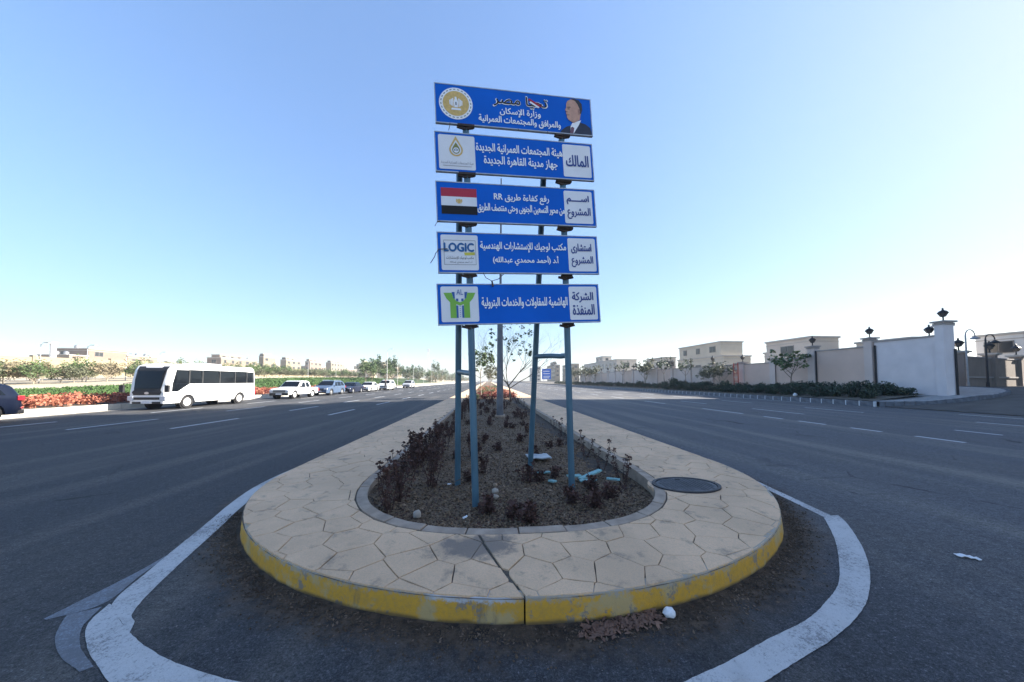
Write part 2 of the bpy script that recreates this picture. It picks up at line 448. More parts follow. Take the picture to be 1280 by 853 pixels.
# kerb face: two runs that meet at an open joint at the front of the nose
def kerb_run(t0, t1, zt, m, n, name='kerb', seed=0):
    mb = MB(); rows = []
    for i in range(n + 1):
        t = t0 + (t1 - t0) * i / n; x, y = outer_pt(t); x2, y2 = outer_pt(t + 1e-4); d = Vector((x2 - x, y2 - y)).normalized(); nn = Vector((d.y, -d.x))
        if nn.y > 0 and abs(nn.x) < .9: nn = -nn
        if x < -2.9 and nn.x > 0: nn = -nn
        if x > 3.8 and nn.x < 0: nn = -nn
        q = noise.noise(Vector((x * 3, y * 3, seed))) * .010 + noise.noise(Vector((x * 11, y * 11, seed + 5))) * .005
        ch = max(0, noise.noise(Vector((x * 2.3, y * 2.3, 9 + seed))) - .12) * .06
        prof = [(0.012 + q, -.05), (0.012 + q, .02), (.004 + q, .09), (0 + q, zt - .03 - ch), (-.006 + q, zt - .010 - ch), (-.016, zt - .006), (-.034, zt - .007), (-.09, zt - .010)]
        rows.append([(x + nn.x * a, y + nn.y * a, b) for a, b in prof])
    k = len(rows[0]); vs = [p for r in rows for p in r]
    mb.raw(vs, [(i * k + j, (i + 1) * k + j, (i + 1) * k + j + 1, i * k + j + 1) for i in range(n) for j in range(k - 1)])
    mb.face(rows[0]); mb.face(rows[-1][::-1])
    o = mb.build(name, m, isl, smooth=True)
    return o
kerb_run(.245, .4914, .172, M_YEL, 220, 'yellow_kerb')
kerb_run(.4919, .755, .178, M_YEL, 220, 'yellow_kerb', 3)
kerb_run(.0, .245, .172, M_KERBC, 90, 'kerb', 6)
kerb_run(.755, 1.0, .172, M_KERBC, 90, 'kerb', 8)

def clip(poly, p, n):     # keep side where (q-p).n <= 0
    out = []
    for i in range(len(poly)):
        a, b = poly[i], poly[(i + 1) % len(poly)]
        da = (a[0] - p[0]) * n[0] + (a[1] - p[1]) * n[1]; db = (b[0] - p[0]) * n[0] + (b[1] - p[1]) * n[1]
        if da <= 0: out.append(a)
        if (da < 0 < db) or (db < 0 < da):
            t = da / (da - db); out.append((a[0] + (b[0] - a[0]) * t, a[1] + (b[1] - a[1]) * t))
    return out
def inside_outer(x, y, g=0):
    if y > OY: return OX - OA + g < x < OX + OA - g
    return ((x - OX) / (OA - g)) ** 2 + ((y - OY) / (OB - g)) ** 2 < 1
def inside_bed(x, y, g=0):
    if y > BY: return BX - BA - g < x < BX + BA + g
    return abs((x - BX) / (BA + g)) ** BN + abs((y - BY) / (BB + g)) ** BN < 1
OP = [outer_pt(.25 + .5 * i / 120) for i in range(121)]
MHC, MHA, MHB = (2.80, 4.40), .47, .33   # manhole
def make_stones():
    pts = []; sp = .39; r = random.Random(3)
    j = 0; y = 1.9
    while y < 30:
        x = -3.6 + (j % 2) * sp / 2
        while x < 4.5:
            pts.append((x + r.uniform(-.12, .12), y + r.uniform(-.11, .11))); x += sp
        y += sp * .8; j += 1
    grid = {}
    for p in pts: grid.setdefault((int(p[0] // .8), int(p[1] // .8)), []).append(p)
    stones = []
    GAP = .0035
    crack_a, crack_b = Vector((-.10, 3.2)), Vector((.262, 2.2))
    for p in pts:
        if not inside_outer(*p, -.25) or inside_bed(*p, -.3): continue
        poly = [(p[0] - 1, p[1] - 1), (p[0] + 1, p[1] - 1), (p[0] + 1, p[1] + 1), (p[0] - 1, p[1] + 1)]
        gx, gy = int(p[0] // .8), int(p[1] // .8)
        for a in (-2, -1, 0, 1, 2):
            for b in (-2, -1, 0, 1, 2):
                for q in grid.get((gx + a, gy + b), ()):
                    if q is p: continue
                    d = (q[0] - p[0], q[1] - p[1]); l = sqrt(d[0] ** 2 + d[1] ** 2)
                    if l > 1.3: continue
                    n = (d[0] / l, d[1] / l); m = ((p[0] + q[0]) / 2 - n[0] * GAP, (p[1] + q[1]) / 2 - n[1] * GAP)
                    poly = clip(poly, m, n)
        # outer border, inset to meet the kerb top
        g = .010
        if len(poly) < 3: continue
        if any(not inside_outer(*q, g) for q in poly):
            poly = clip(poly, (OX - OA + g, 0), (-1, 0)); poly = clip(poly, (OX + OA - g, 0), (1, 0))
            if len(poly) < 3: continue
            if min(q[1] for q in poly) < OY:
                c = (sum(q[0] for q in poly) / len(poly), sum(q[1] for q in poly) / len(poly))
                for k in range(0, 120, 2):
                    a, b = OP[k], OP[k + 2]
                    if abs(a[0] - c[0]) + abs(a[1] - c[1]) > 1.6: continue
                    t = Vector((b[0] - a[0], b[1] - a[1])).normalized(); n = (t.y, -t.x)
                    n = (n[0], n[1]) if (a[0] - OX) * n[0] + (a[1] - OY) * n[1] > 0 else (-n[0], -n[1])
                    poly = clip(poly, (a[0] - n[0] * g, a[1] - n[1] * g), n)
                    if len(poly) < 3: break
        if len(poly) < 3: continue
        c = (sum(q[0] for q in poly) / len(poly), sum(q[1] for q in poly) / len(poly))
        # bed border: cut with the tangent nearest to the cell
        if any(inside_bed(*q, .02) for q in poly):
            if inside_bed(*c, .0) : 
                if c[1] > BY and not (c[0] < BX - BA + .1 or c[0] > BX + BA - .1): continue
            if c[1] > BY:
                if c[0] < BX: poly = clip(poly, (BX - BA - .012, 0), (1, 0))
                else: poly = clip(poly, (BX + BA + .012, 0), (-1, 0))
            else:
                best = min((bed_pt(.25 + .5 * k / 90, .012) for k in range(91)), key=lambda q: (q[0] - c[0]) ** 2 + (q[1] - c[1]) ** 2)
                k = min(range(91), key=lambda k: (bed_pt(.25 + .5 * k / 90, .012)[0] - c[0]) ** 2 + (bed_pt(.25 + .5 * k / 90, .012)[1] - c[1]) ** 2)
                a, b = bed_pt(.25 + .5 * max(0, k - 1) / 90, .012), bed_pt(.25 + .5 * min(90, k + 1) / 90, .012)
                t = Vector((b[0] - a[0], b[1] - a[1])).normalized(); n = (t.y, -t.x)
                if (BX - best[0]) * n[0] + (BY - best[1]) * n[1] < 0: n = (-n[0], -n[1])
                poly = clip(poly, best, n)
        if len(poly) < 3: continue
        # manhole clearance
        c = (sum(q[0] for q in poly) / len(poly), sum(q[1] for q in poly) / len(poly))
        ex, ey = (c[0] - MHC[0]) / (MHA + .03), (c[1] - MHC[1]) / (MHB + .03); rr = sqrt(ex * ex + ey * ey)
        if rr < 2.2:
            if rr < .45: continue
            a = atan2(ey, ex); bp = (MHC[0] + (MHA + .03) * cos(a), MHC[1] + (MHB + .03) * sin(a)); nn = Vector((cos(a) / (MHA + .03), sin(a) / (MHB + .03))).normalized()
            poly = clip(poly, bp, (-nn.x, -nn.y))
            if len(poly) < 3: continue
        parts = [poly]
        if c[1] < 3.4 and abs(c[0]) < 1:
            d = (crack_b - crack_a).normalized(); n = Vector((d.y, -d.x)); wv = noise.noise(Vector((c[0] * 4, c[1] * 4, 0))) * .05
            p0 = crack_a + n * wv
            A = clip(poly, tuple(p0 - n * .012), tuple(n)); B = clip(poly, tuple(p0 + n * .012), tuple(-n)); parts = [A, B]
        for q in parts:
            if len(q) < 3: continue
            # drop doubles
            qq = [q[i] for i in range(len(q)) if (q[i][0] - q[i - 1][0]) ** 2 + (q[i][1] - q[i - 1][1]) ** 2 > 1e-5]
            if len(qq) < 3: continue
            ar = sum(qq[i - 1][0] * qq[i][1] - qq[i][0] * qq[i - 1][1] for i in range(len(qq))) / 2
            if ar < .004: continue
            stones.append(qq)
    return stones
def rough_edges(poly, r):
    out = []
    for i in range(len(poly)):
        a, b = poly[i], poly[(i + 1) % len(poly)]; out.append(a)
        l = sqrt((a[0] - b[0]) ** 2 + (a[1] - b[1]) ** 2)
        if l > .12:
            k = 2
            for t in (.33, .66):
                nx, ny = (b[1] - a[1]) / l, -(b[0] - a[0]) / l; q = r.uniform(-.004, .002)
                out.append((a[0] + (b[0] - a[0]) * t + nx * q, a[1] + (b[1] - a[1]) * t + ny * q))
    return out
stones = make_stones()
stones.sort(key=lambda q: (q[0][0] ** 2 + q[0][1] ** 2))
rs = random.Random(5)
rest = MB()
for i, q in enumerate(stones):
    q = rough_edges(q, rs)
    zt = .172 + rs.uniform(-.0015, .003) + .004 * noise.noise(Vector((q[0][0], q[0][1], 0)))
    if i < 295:
        mb = MB(); mb.prism(q, .157, zt, .0035); mb.build('paving_stone', M_STONE, isl)
    else: rest.prism(q, .157, zt, .0035)
tagp(rest.build('distant_paving_stones', M_STONE, isl), kind='stuff')
# bed edging stones: short concrete blocks round the nose, longer along the sides
def edging():
    L = [bed_pt(.25 + .5 * i / 600, 0) for i in range(601)]
    path = [(BX - BA, 30 - .25 * i) for i in range(int((30 - BY) / .25))] + L + [(BX + BA, BY + .25 * i) for i in range(1, 100)]
    acc = [0]
    for a, b in zip(path, path[1:]): acc.append(acc[-1] + sqrt((a[0] - b[0]) ** 2 + (a[1] - b[1]) ** 2))
    def at(s):
        lo, hi = 0, len(acc) - 1
        while hi - lo > 1:
            m = (lo + hi) // 2
            if acc[m] <= s: lo = m
            else: hi = m
        t = (s - acc[lo]) / max(1e-9, acc[hi] - acc[lo]); a, b = path[lo], path[hi]
        d = Vector((b[0] - a[0], b[1] - a[1])).normalized(); return (a[0] + (b[0] - a[0]) * t, a[1] + (b[1] - a[1]) * t), Vector((-d.y, d.x))
    s = .0; r = random.Random(2)
    while s < acc[-1] - .6:
        l = r.uniform(.46, .54); mb = MB(); zt = .170 + r.uniform(-.006, .012); out = []; inn = []
        for k in range(5):
            p, n = at(s + .006 + (l - .012) * k / 4)
            cxx = BX; inw = n if (cxx - p[0]) * n.x + (BY + 1 - p[1]) * n.y > 0 else -n
            if p[1] > BY: inw = Vector((1, 0)) if p[0] < BX else Vector((-1, 0))
            out.append(p); inn.append((p[0] + inw.x * KW, p[1] + inw.y * KW))
        poly = out + inn[::-1]
        ar = sum(poly[i - 1][0] * poly[i][1] - poly[i][0] * poly[i - 1][1] for i in range(len(poly)))
        if ar < 0: poly = poly[::-1]
        mb.prism(poly, .0, zt, .008)
        if not (1.95 < out[2][0] and 3.9 < out[2][1] < 4.35 and False): mb.build('edging_stone', M_KERBC, isl)
        s += l
edging()
# soil
def soil_z(x, y):
    e = 1.0
    z = .085 + .05 * noise.noise(Vector((x * 1.1, y * 1.1, 0))) + .022 * noise.noise(Vector((x * 5, y * 5, 2))) + .010 * noise.noise(Vector((x * 14, y * 14, 4)))
    if x > 1.3 and y > 4.2: z -= .10 * min(1, (x - 1.3) / .8) * min(1, (y - 4.2) / .7)
    return z
def soil():
    mb = MB(); nx, rows = 70, []
    ys = [3.16 + .05 * i for i in range(120)]; y = ys[-1]
    while y < 60: y *= 1.03; ys.append(y)
    ys += [80, 120, 420]
    for y in ys:
        if y > BY: h = BA - .03
        else: h = (BA - .03) * max(0.0, 1 - min(1, abs((y - BY) / (BB - .03))) ** BN) ** (1 / BN)
        for i in range(nx + 1):
            x = BX - h + 2 * h * i / nx; rows.append((x, y, soil_z(x, y)))
    W = nx + 1
    mb.raw(rows, [(j * W + i, j * W + i + 1, (j + 1) * W + i + 1, (j + 1) * W + i) for j in range(len(ys) - 1) for i in range(nx)])
    tagp(mb.build('bed_soil', M_SOIL, smooth=True), kind='structure')
soil()
# manhole
mh = empty('manhole', (MHC[0], MHC[1], 0), label='oval iron manhole cover set in the paving at the right end of the planting bed', cat='manhole cover')
M_IRON = mat('cast_iron', (.085, .09, .10), .55, .6, scale=8, var=.3, bump=.4, bscale=90)
M_IRON2 = mat('cast_iron_rim', (.05, .05, .055), .6, .5, scale=8, var=.3, bump=.4, bscale=90)
def ell(mb, a, b, z0, z1, n=40, hole=0):
    if not hole:
        mb.prism([(a * cos(2 * pi * k / n), b * sin(2 * pi * k / n)) for k in range(n)], z0, z1, .004)
    else:
        for k in range(n):
            t0, t1 = 2 * pi * k / n, 2 * pi * (k + 1) / n
            P = lambda s, t, z: (a * s * cos(t), b * s * sin(t), z)
            mb.face([P(1, t0, z1), P(1, t1, z1), P(hole, t1, z1), P(hole, t0, z1)]); mb.face([P(1, t0, z0), P(1, t1, z0), P(1, t1, z1), P(1, t0, z1)]); mb.face([P(hole, t1, z0), P(hole, t0, z0), P(hole, t0, z1), P(hole, t1, z1)])
mb = MB(); ell(mb, MHA * 1.12, MHB * 1.22, .12, .1695, hole=.84); mb.build('concrete_collar', M_STONE, mh)
mb = MB(); ell(mb, MHA, MHB, .10, .190, hole=.90); mb.build('frame', M_IRON2, mh)
mb = MB(); ell(mb, MHA * .885, MHB * .885, .12, .182)
for i in range(-6, 7):
    for j in range(-5, 6):
        x, y = i * .055, j * .045
        if (x / (MHA * .8)) ** 2 + (y / (MHB * .8)) ** 2 < 1: mb.box(x - .018, x + .018, y - .012, y + .012, .181, .187)
mb.build('cover', M_IRON, mh)
mb = MB(); mb.box(-.03, .03, MHB * .6, MHB * .6 + .03, .182, .195); mb.build('handle', M_IRON2, mh)

# ------------------------------------------------------------------ text
AR = {'ا':(0xFE8D,2),'أ':(0xFE83,2),'إ':(0xFE87,2),'ب':(0xFE8F,4),'ة':(0xFE93,2),'ت':(0xFE95,4),'ج':(0xFE9D,4),'ح':(0xFEA1,4),'خ':(0xFEA5,4),
'د':(0xFEA9,2),'ذ':(0xFEAB,2),'ر':(0xFEAD,2),'ز':(0xFEAF,2),'س':(0xFEB1,4),'ش':(0xFEB5,4),'ص':(0xFEB9,4),'ض':(0xFEBD,4),'ط':(0xFEC1,4),'ع':(0xFEC9,4),'غ':(0xFECD,4),
'ف':(0xFED1,4),'ق':(0xFED5,4),'ك':(0xFED9,4),'ل':(0xFEDD,4),'م':(0xFEE1,4),'ن':(0xFEE5,4),'ه':(0xFEE9,4),'و':(0xFEED,2),'ى':(0xFEEF,2),'ي':(0xFEF1,4),'ئ':(0xFE89,4),'ء':(0xFE80,1),'ـ':(0x640,9)}
LA = {'ا':0xFEFB,'أ':0xFEF7,'إ':0xFEF9}
def shape_ar(s):
    out = []; i = 0; prev = False
    dual = lambda c: c in AR and AR[c][1] in (4, 9)
    joins = lambda c: c in AR and AR[c][1] != 1
    while i < len(s):
        c = s[i]
        if c == 'ل' and i + 1 < len(s) and s[i + 1] in LA:
            out.append(chr(LA[s[i + 1]] + (1 if prev else 0))); prev = False; i += 2; continue
        if c not in AR: out.append({'(': ')', ')': '('}.get(c, c)); prev = False; i += 1; continue
        b, n = AR[c]; nx = i + 1 < len(s) and joins(s[i + 1]) and dual(c)
        if n == 9: out.append(c)
        elif n == 1: out.append(chr(b))
        elif n == 2: out.append(chr(b + (1 if prev else 0)))
        else: out.append(chr(b + {(0, 0): 0, (1, 0): 1, (0, 1): 2, (1, 1): 3}[(int(prev), int(nx))]))
        prev = dual(c); i += 1
    return re.sub(r'[A-Za-z0-9]+', lambda m: m.group(0)[::-1], ''.join(reversed(out)))
def text_mesh(txt, m, w_, h_, off=.012, bold=None):
    """flat text mesh centred on the origin, fitted to w_ x h_"""
    bold = off * .22 if bold is None else bold
    c = bpy.data.curves.new('text', 'FONT'); c.body = txt; c.fill_mode = 'NONE'; c.resolution_u = 3
    o = bpy.data.objects.new('text', c); C.objects.link(o); bpy.context.view_layer.update()
    me = bpy.data.meshes.new_from_object(o.evaluated_get(bpy.context.evaluated_depsgraph_get()))
    bpy.data.objects.remove(o); bpy.data.curves.remove(c)
    P = np.array([v.co[:2] for v in me.vertices]); E = [tuple(e.vertices) for e in me.edges]
    # orient every contour edge along its vertex order (the closing edge runs from the last vertex to the first)
    nx = {}
    for i, j in E: i, j = min(i, j), max(i, j); nx.setdefault((i, j), (i, j) if j - i == 1 else (j, i))
    D = np.array(list(nx.values()))
    # the glyphs' contours overlap: triangulate everything, keep what has a non-zero winding number
    vs2, _, fs2, *_ = delaunay_2d_cdt([Vector(p) for p in P], [tuple(map(int, d)) for d in D], [], 0, 1e-6)
    V2 = np.array([tuple(v) for v in vs2]); F2 = np.array([tuple(f_) for f_ in fs2]); cen = V2[F2].mean(axis=1)
    A_, B_ = P[D[:, 0]], P[D[:, 1]]; keep = []
    for k in range(0, len(cen), 500):
        q = cen[k:k + 500, None, :]; up = (A_[None, :, 1] <= q[..., 1]) & (B_[None, :, 1] > q[..., 1]); dn = (A_[None, :, 1] > q[..., 1]) & (B_[None, :, 1] <= q[..., 1])
        dy = B_[None, :, 1] - A_[None, :, 1]; dy = np.where(dy == 0, 1, dy); xi = A_[None, :, 0] + (q[..., 1] - A_[None, :, 1]) / dy * (B_[None, :, 0] - A_[None, :, 0])
        rt = xi > q[..., 0]; keep.append(((up & rt).sum(1) - (dn & rt).sum(1)) != 0)
    F2 = F2[np.concatenate(keep)]
    lo, hi = P.min(0), P.max(0); V2 = (V2 - (lo + hi) / 2) * np.array([w_, h_]) / (hi - lo)
    vs = []; fs = []
    for k, (dx, dy) in enumerate([(0, 0), (bold, 0), (-bold, 0), (0, bold), (0, -bold)] if bold else [(0, 0)]):
        o_ = len(vs); vs += [(x + dx, y + dy, .0003 * k) for x, y in V2]; fs += [tuple(int(i) + o_ for i in f_) for f_ in F2]
    me = bpy.data.meshes.new('lettering'); me.from_pydata(vs, [], fs); me.materials.append(m); return me

# ------------------------------------------------------------------ the project sign
M_BLUE = mat('blue_sign_film', (.005, .12, .56), .6, scale=1.5, var=.10, spec=.12)
M_FRAME = mat('pale_metal_edge', (.42, .45, .48), .5, .3, scale=9, var=.2)
M_WPAN = mat('white_sign_film', (.74, .75, .77), .45, scale=3, var=.05)
M_WTXT = mat('white_lettering', (.86, .87, .88), .5, scale=5, var=.03)
M_BTXT = mat('navy_lettering', (.02, .05, .22), .5, scale=5, var=.05)
M_BLACK = mat('black_print', (.006, .006, .008), .8, scale=5, var=.1)
M_RED = mat('red_print', (.42, .012, .035), .5, scale=5, var=.06)
M_GOLD = mat('gold_print', (.62, .42, .13), .5, scale=30, var=.15)
M_GREEN = mat('green_print', (.20, .46, .05), .5, scale=5, var=.05)
M_GREY = mat('grey_print', (.25, .26, .29), .5, scale=5, var=.05)
M_SKINP = mat('portrait_skin_print', (.52, .29, .20), .5, scale=14, var=.12)
M_SUIT = mat('portrait_suit_print', (.012, .016, .035), .5, scale=9, var=.3)
M_POLE = mat('blue_grey_pole_paint', (.06, .135, .19), .42, .15, scale=5, var=.22, stretch=(1, 1, .25), bump=.08, bscale=30)
M_RUST = mat('dark_bracket_steel', (.03, .028, .03), .8, .3, scale=12, col2=(.09, .06, .045))
U = Vector((.99360431, .10077702, .05093594)).normalized(); V_ = Vector((-.05268392, .01475848, .99850217))
V_ = (V_ - U * V_.dot(U)).normalized(); N_ = U.cross(V_)
OS = Vector((.1358533, 4.1, 2.75335821)); BW = 2.168
sign = empty('project_sign', (.5, 4.2, .1), label='tall blue sign of five stacked boards on four blue poles in the median bed', cat='sign')
ROT = Matrix((U, V_, N_)).transposed().to_4x4()
def rel(o):   # keep world placement under the sign empty
    o.parent = sign; o.matrix_parent_inverse = Matrix.Translation(sign.location).inverted()
boards = [(-.7078, 2.8161, .545), (-.7319, 2.1541, .5376), (-.7439, 1.4892, .5327), (-.7549, .8221, .5348), (-.7825, .1507, .5276)]
def board(i, label):
    s, t, h = boards[i]
    mb = MB()
    mb.use(M_BLUE); mb.box(.010, BW - .010, .010, h - .010, -.012, 0)
    mb.use(M_FRAME)
    e = .012
    mb.box(0, BW, 0, e, -.03, .004); mb.box(0, BW, h - e, h, -.03, .004); mb.box(0, e, e, h - e, -.03, .004); mb.box(BW - e, BW, e, h - e, -.03, .004)
    mb.use(M_RUST); mb.box(.02, BW - .02, .02, h - .02, -.026, -.014)
    o = mb.build('board')
    O = OS + U * s + V_ * (t - h)
    o.matrix_world = Matrix.Translation(O) @ ROT
    mw = o.matrix_world.copy(); rel(o); o['label'] = label
    return o, h
def flat(pts, m, b, name, z=.002):
    mb = MB(); mb.face([(x, y, z) for x, y in pts]); return mb.build(name, m, b)
def rrect(x0, x1, y0, y1, r, n=5):
    out = []
    for cx, cy, a0 in ((x1 - r, y1 - r, 0), (x0 + r, y1 - r, 90), (x0 + r, y0 + r, 180), (x1 - r, y0 + r, 270)):
        for k in range(n + 1): a = radians(a0 + 90 * k / n); out.append((cx + r * cos(a), cy + r * sin(a)))
    return out
def circle(cx, cy, r, n=36, ry=None): return [(cx + r * cos(2 * pi * k / n), cy + (ry or r) * sin(2 * pi * k / n)) for k in range(n)]
def put_text(b, h, txt, u0, u1, vc, hh, m, z=.006, off=.013, ar=True):
    me = text_mesh(shape_ar(txt) if ar else txt, m, (u1 - u0) * BW, hh * h, off)
    o = bpy.data.objects.new('lettering', me); C.objects.link(o); o.parent = b; o.location = ((u0 + u1) / 2 * BW, (1 - vc) * h, z); return o
def panel(b, h, u0, u1, v0, v1): return flat(rrect(u0 * BW, u1 * BW, (1 - v1) * h, (1 - v0) * h, .022), M_WPAN, b, 'white_panel', .003)
# board 1
b, h = board(0, 'top board with a round gold emblem and the portrait of a man in a dark suit')
cx, cy = .126 * BW, .515 * h; R = .400 * h
flat(circle(cx, cy, R), M_WTXT, b, 'emblem_disc', .003)
mb = MB(); n = 48
for k in range(n):
    if k % 2 == 0:
        a0, a1 = 2 * pi * k / n, 2 * pi * (k + 1.1) / n
        mb.face([(cx + R * .92 * cos(a0), cy + R * .92 * sin(a0), .005), (cx + R * .92 * cos(a1), cy + R * .92 * sin(a1), .005), (cx + R * .86 * cos(a1), cy + R * .86 * sin(a1), .005), (cx + R * .86 * cos(a0), cy + R * .86 * sin(a0), .005)])
tagp(mb.build('emblem_ring', M_GREY, b), kind='stuff')
flat(circle(cx, cy, R * .78), M_GOLD, b, 'emblem_centre', .005)
mb = MB(); zz = .007
P = lambda pts: mb.face([(cx + x * R, cy + y * R, zz) for x, y in pts])
mb.use(M_WTXT)
P([(-.10, -.25), (.10, -.25), (.13, .12), (.06, .30), (-.06, .30), (-.13, .12)])
P([(-.06, .28), (.06, .28), (.04, .42), (-.07, .40)])
for sg in (-1, 1):
    for k in range(3):
        x0 = sg * (.15 + .085 * k); P([(x0, -.22 + .05 * k), (x0 + sg * .06, -.20 + .05 * k), (x0 + sg * .07, .30 - .06 * k), (x0, .33 - .06 * k)][::sg])
P([(-.30, -.42), (.30, -.42), (.26, -.30), (-.26, -.30)])
mb.use(M_BLACK); zz = .009
P([(-.03, -.12), (.03, -.12), (.03, .08), (-.03, .08)])
mb.build('emblem_eagle', None, b)
o = put_text(b, h, 'تحيا مصر', .353, .704, .285, .33, M_WTXT, .0035, .036)
put_text(b, h, 'تحيا مصر', .357, .700, .285, .30, M_BLACK, .006, .010)
mb = MB(); mb.face([(x * BW, (1 - y) * h, .008) for x, y in ((.575, .20), (.585, .16), (.665, .34), (.652, .37))]); mb.build('ribbon', M_RED, b)
mb = MB(); mb.face([(x * BW, (1 - y) * h, .008) for x, y in ((.585, .27), (.593, .23), (.650, .37), (.640, .40))]); mb.build('ribbon', M_WTXT, b)
put_text(b, h, 'وزارة الإسكان', .393, .653, .58, .215, M_WTXT)
put_text(b, h, 'والمرافق والمجتمعات العمرانية', .26, .782, .81, .225, M_WTXT)
X = lambda u: u * BW
Y = lambda v: (1 - v) * h
pl = [(.777, .975), (.79, .90), (.825, .80), (.87, .74), (.915, .66), (.955, .70), (.985, .79), (.992, .90), (.992, .975)]
flat([(X(a), Y(c)) for a, c in pl], M_SUIT, b, 'portrait_suit', .003)
flat([(X(a), Y(c)) for a, c in [(.845, .975), (.850, .80), (.862, .70), (.925, .60), (.905, .75), (.868, .975)]], M_WTXT, b, 'portrait_shirt', .005)
flat([(X(a), Y(c)) for a, c in [(.843, .975), (.852, .82), (.862, .80), (.874, .83), (.866, .975)]], mat('portrait_tie_print', (.16, .07, .09), .5), b, 'portrait_tie', .007)
face = [(.838, .12), (.829, .20), (.827, .30), (.819, .37), (.825, .40), (.824, .46), (.829, .50), (.828, .56), (.838, .62), (.855, .66), (.872, .70), (.915, .60), (.925, .42), (.925, .22), (.905, .09), (.865, .06)]
flat([(X(a), Y(c)) for a, c in face], M_SKINP, b, 'portrait_face', .008)
hair = [(.862, .06), (.885, .045), (.915, .07), (.935, .17), (.936, .32), (.926, .44), (.916, .42), (.918, .30), (.905, .18), (.890, .10)]
flat([(X(a), Y(c)) for a, c in hair], mat('portrait_hair_print', (.025, .018, .018), .5), b, 'portrait_hair', .009)
mb = MB()
for pts in ([(.832, .285), (.855, .27), (.857, .295), (.833, .305)], [(.835, .325), (.850, .32), (.850, .345), (.836, .348)], [(.828, .492), (.846, .485), (.846, .502), (.829, .508)], [(.822, .41), (.834, .40), (.834, .42), (.826, .425)]):
    mb.face([(X(a), Y(c), .0095) for a, c in pts])
tagp(mb.build('portrait_features', mat('portrait_feature_print', (.12, .06, .045), .5), b), kind='stuff')  # dark printed marks for brow, eye, nostril and mouth
flat([(X(a), Y(c)) for a, c in [(.905, .33), (.916, .31), (.921, .38), (.915, .47), (.907, .46)]], mat('portrait_ear_print', (.34, .17, .12), .5), b, 'portrait_ear', .0095)
# board 2
b, h = board(1, 'second board with a drop emblem on its left panel')
panel(b, h, .022, .238, .07, .93); panel(b, h, .795, .983, .07, .93)
ox, oy = .125 * BW, .56 * h
def drop(r, s_=1.0, hp=2.1): return [(ox + r * s_ * cos(radians(a)), oy + r * sin(radians(a))) for a in range(150, 391, 12)] + [(ox, oy + r * hp)]
flat(drop(.088), M_GOLD, b, 'drop_emblem', .005)
flat(drop(.070, .95, 1.9), M_WPAN, b, 'drop_emblem', .007)
flat(drop(.055, .9, 1.8), mat('olive_print', (.22, .22, .05), .5), b, 'drop_emblem', .009)
flat(circle(ox, oy - .008, .036), M_WTXT, b, 'drop_emblem', .011)
mb = MB()
for k in (-1, 0, 1): mb.box(ox + k * .02 - .006, ox + k * .02 + .006, oy - .02, oy + .02 - abs(k) * .012, .011, .013)
mb.build('drop_emblem', M_GREY, b)
put_text(b, h, 'هيئة المجتمعات العمرانية الجديدة', .035, .225, .77, .085, M_GREY, off=.0)
mb = MB(); mb.box(.045 * BW, .215 * BW, .15 * h, .16 * h, .004, .006); mb.build('underline', M_GREY, b)
put_text(b, h, 'هيئة المجتمعات العمرانية الجديدة', .245, .792, .34, .27, M_WTXT)
put_text(b, h, 'جهاز مدينة القاهرة الجديدة', .29, .755, .655, .27, M_WTXT)
put_text(b, h, 'المالك', .815, .965, .50, .30, M_BTXT, off=.02)
# board 3
b, h = board(2, 'third board with a red, white and black flag on its left')
for (v0, v1, m) in ((.16, .375, M_RED), (.375, .60, M_WPAN), (.60, .81, M_BLACK)):
    flat([(X(.03), Y(v1)), (X(.24), Y(v1)), (X(.24), Y(v0)), (X(.03), Y(v0))], m, b, 'flag_band', .003)
mb = MB()
for q in ([(-.018, -.03), (.018, -.03), (.022, .02), (0, .035), (-.022, .02)], [(-.04, -.005), (-.024, -.03), (-.022, .025), (-.038, .03)], [(.04, -.005), (.038, .03), (.022, .025), (.024, -.03)]):
    mb.face([(X(.135) + a, Y(.487) + c, .005) for a, c in q])
mb.build('flag_eagle', M_GOLD, b)
panel(b, h, .79, .978, .07, .93)
put_text(b, h, 'رفع كفاءة طريق RR', .345, .69, .36, .24, M_WTXT)
put_text(b, h, 'من محور التسعين الجنوبى وحتى منتصف الطريق', .243, .788, .63, .25, M_WTXT)
put_text(b, h, 'اســــم', .808, .955, .31, .24, M_BTXT, off=.02)
put_text(b, h, 'المشروع', .808, .962, .665, .30, M_BTXT, off=.015)
# board 4
b, h = board(3, 'fourth board with a blue framed word logo on its left panel')
panel(b, h, .022, .238, .07, .93); panel(b, h, .80, .983, .07, .93)
mb = MB()
x0, x1, y0, y1 = X(.038), X(.224), Y(.80), Y(.20)
for q in ((x0, x1, y0, y0 + .005), (x0, x1, y1 - .005, y1), (x0, x0 + .005, y0 + .005, y1 - .005), (x1 - .005, x1, y0 + .005, y1 - .005)): mb.box(*q, .004, .006)
mb.build('logo_border', M_GREY, b)
o = put_text(b, h, 'LOGIC', .040, .212, .375, .20, mat('logo_blue_print', (.01, .11, .30), .5), off=.03, ar=False)
flat([(X(a), Y(c)) for a, c in ((.155, .50), (.218, .49), (.218, .56), (.158, .57))], mat('logo_yellow_print', (.55, .50, .06), .5), b, 'logo_bar', .005)
put_text(b, h, 'مكتب لوجيك للإستشارات', .05, .21, .635, .09, M_BLACK, off=.0)
put_text(b, h, 'أ.د أحمد محمدي عبدالله', .07, .20, .735, .075, M_BLACK, off=.0)
put_text(b, h, 'مكتب لوجيك للإستشارات الهندسية', .252, .787, .34, .25, M_WTXT)
put_text(b, h, 'أ.د (أحمد محمدي عبدالله)', .325, .733, .675, .25, M_WTXT)
put_text(b, h, 'استشارى', .822, .955, .34, .25, M_BTXT, off=.018)
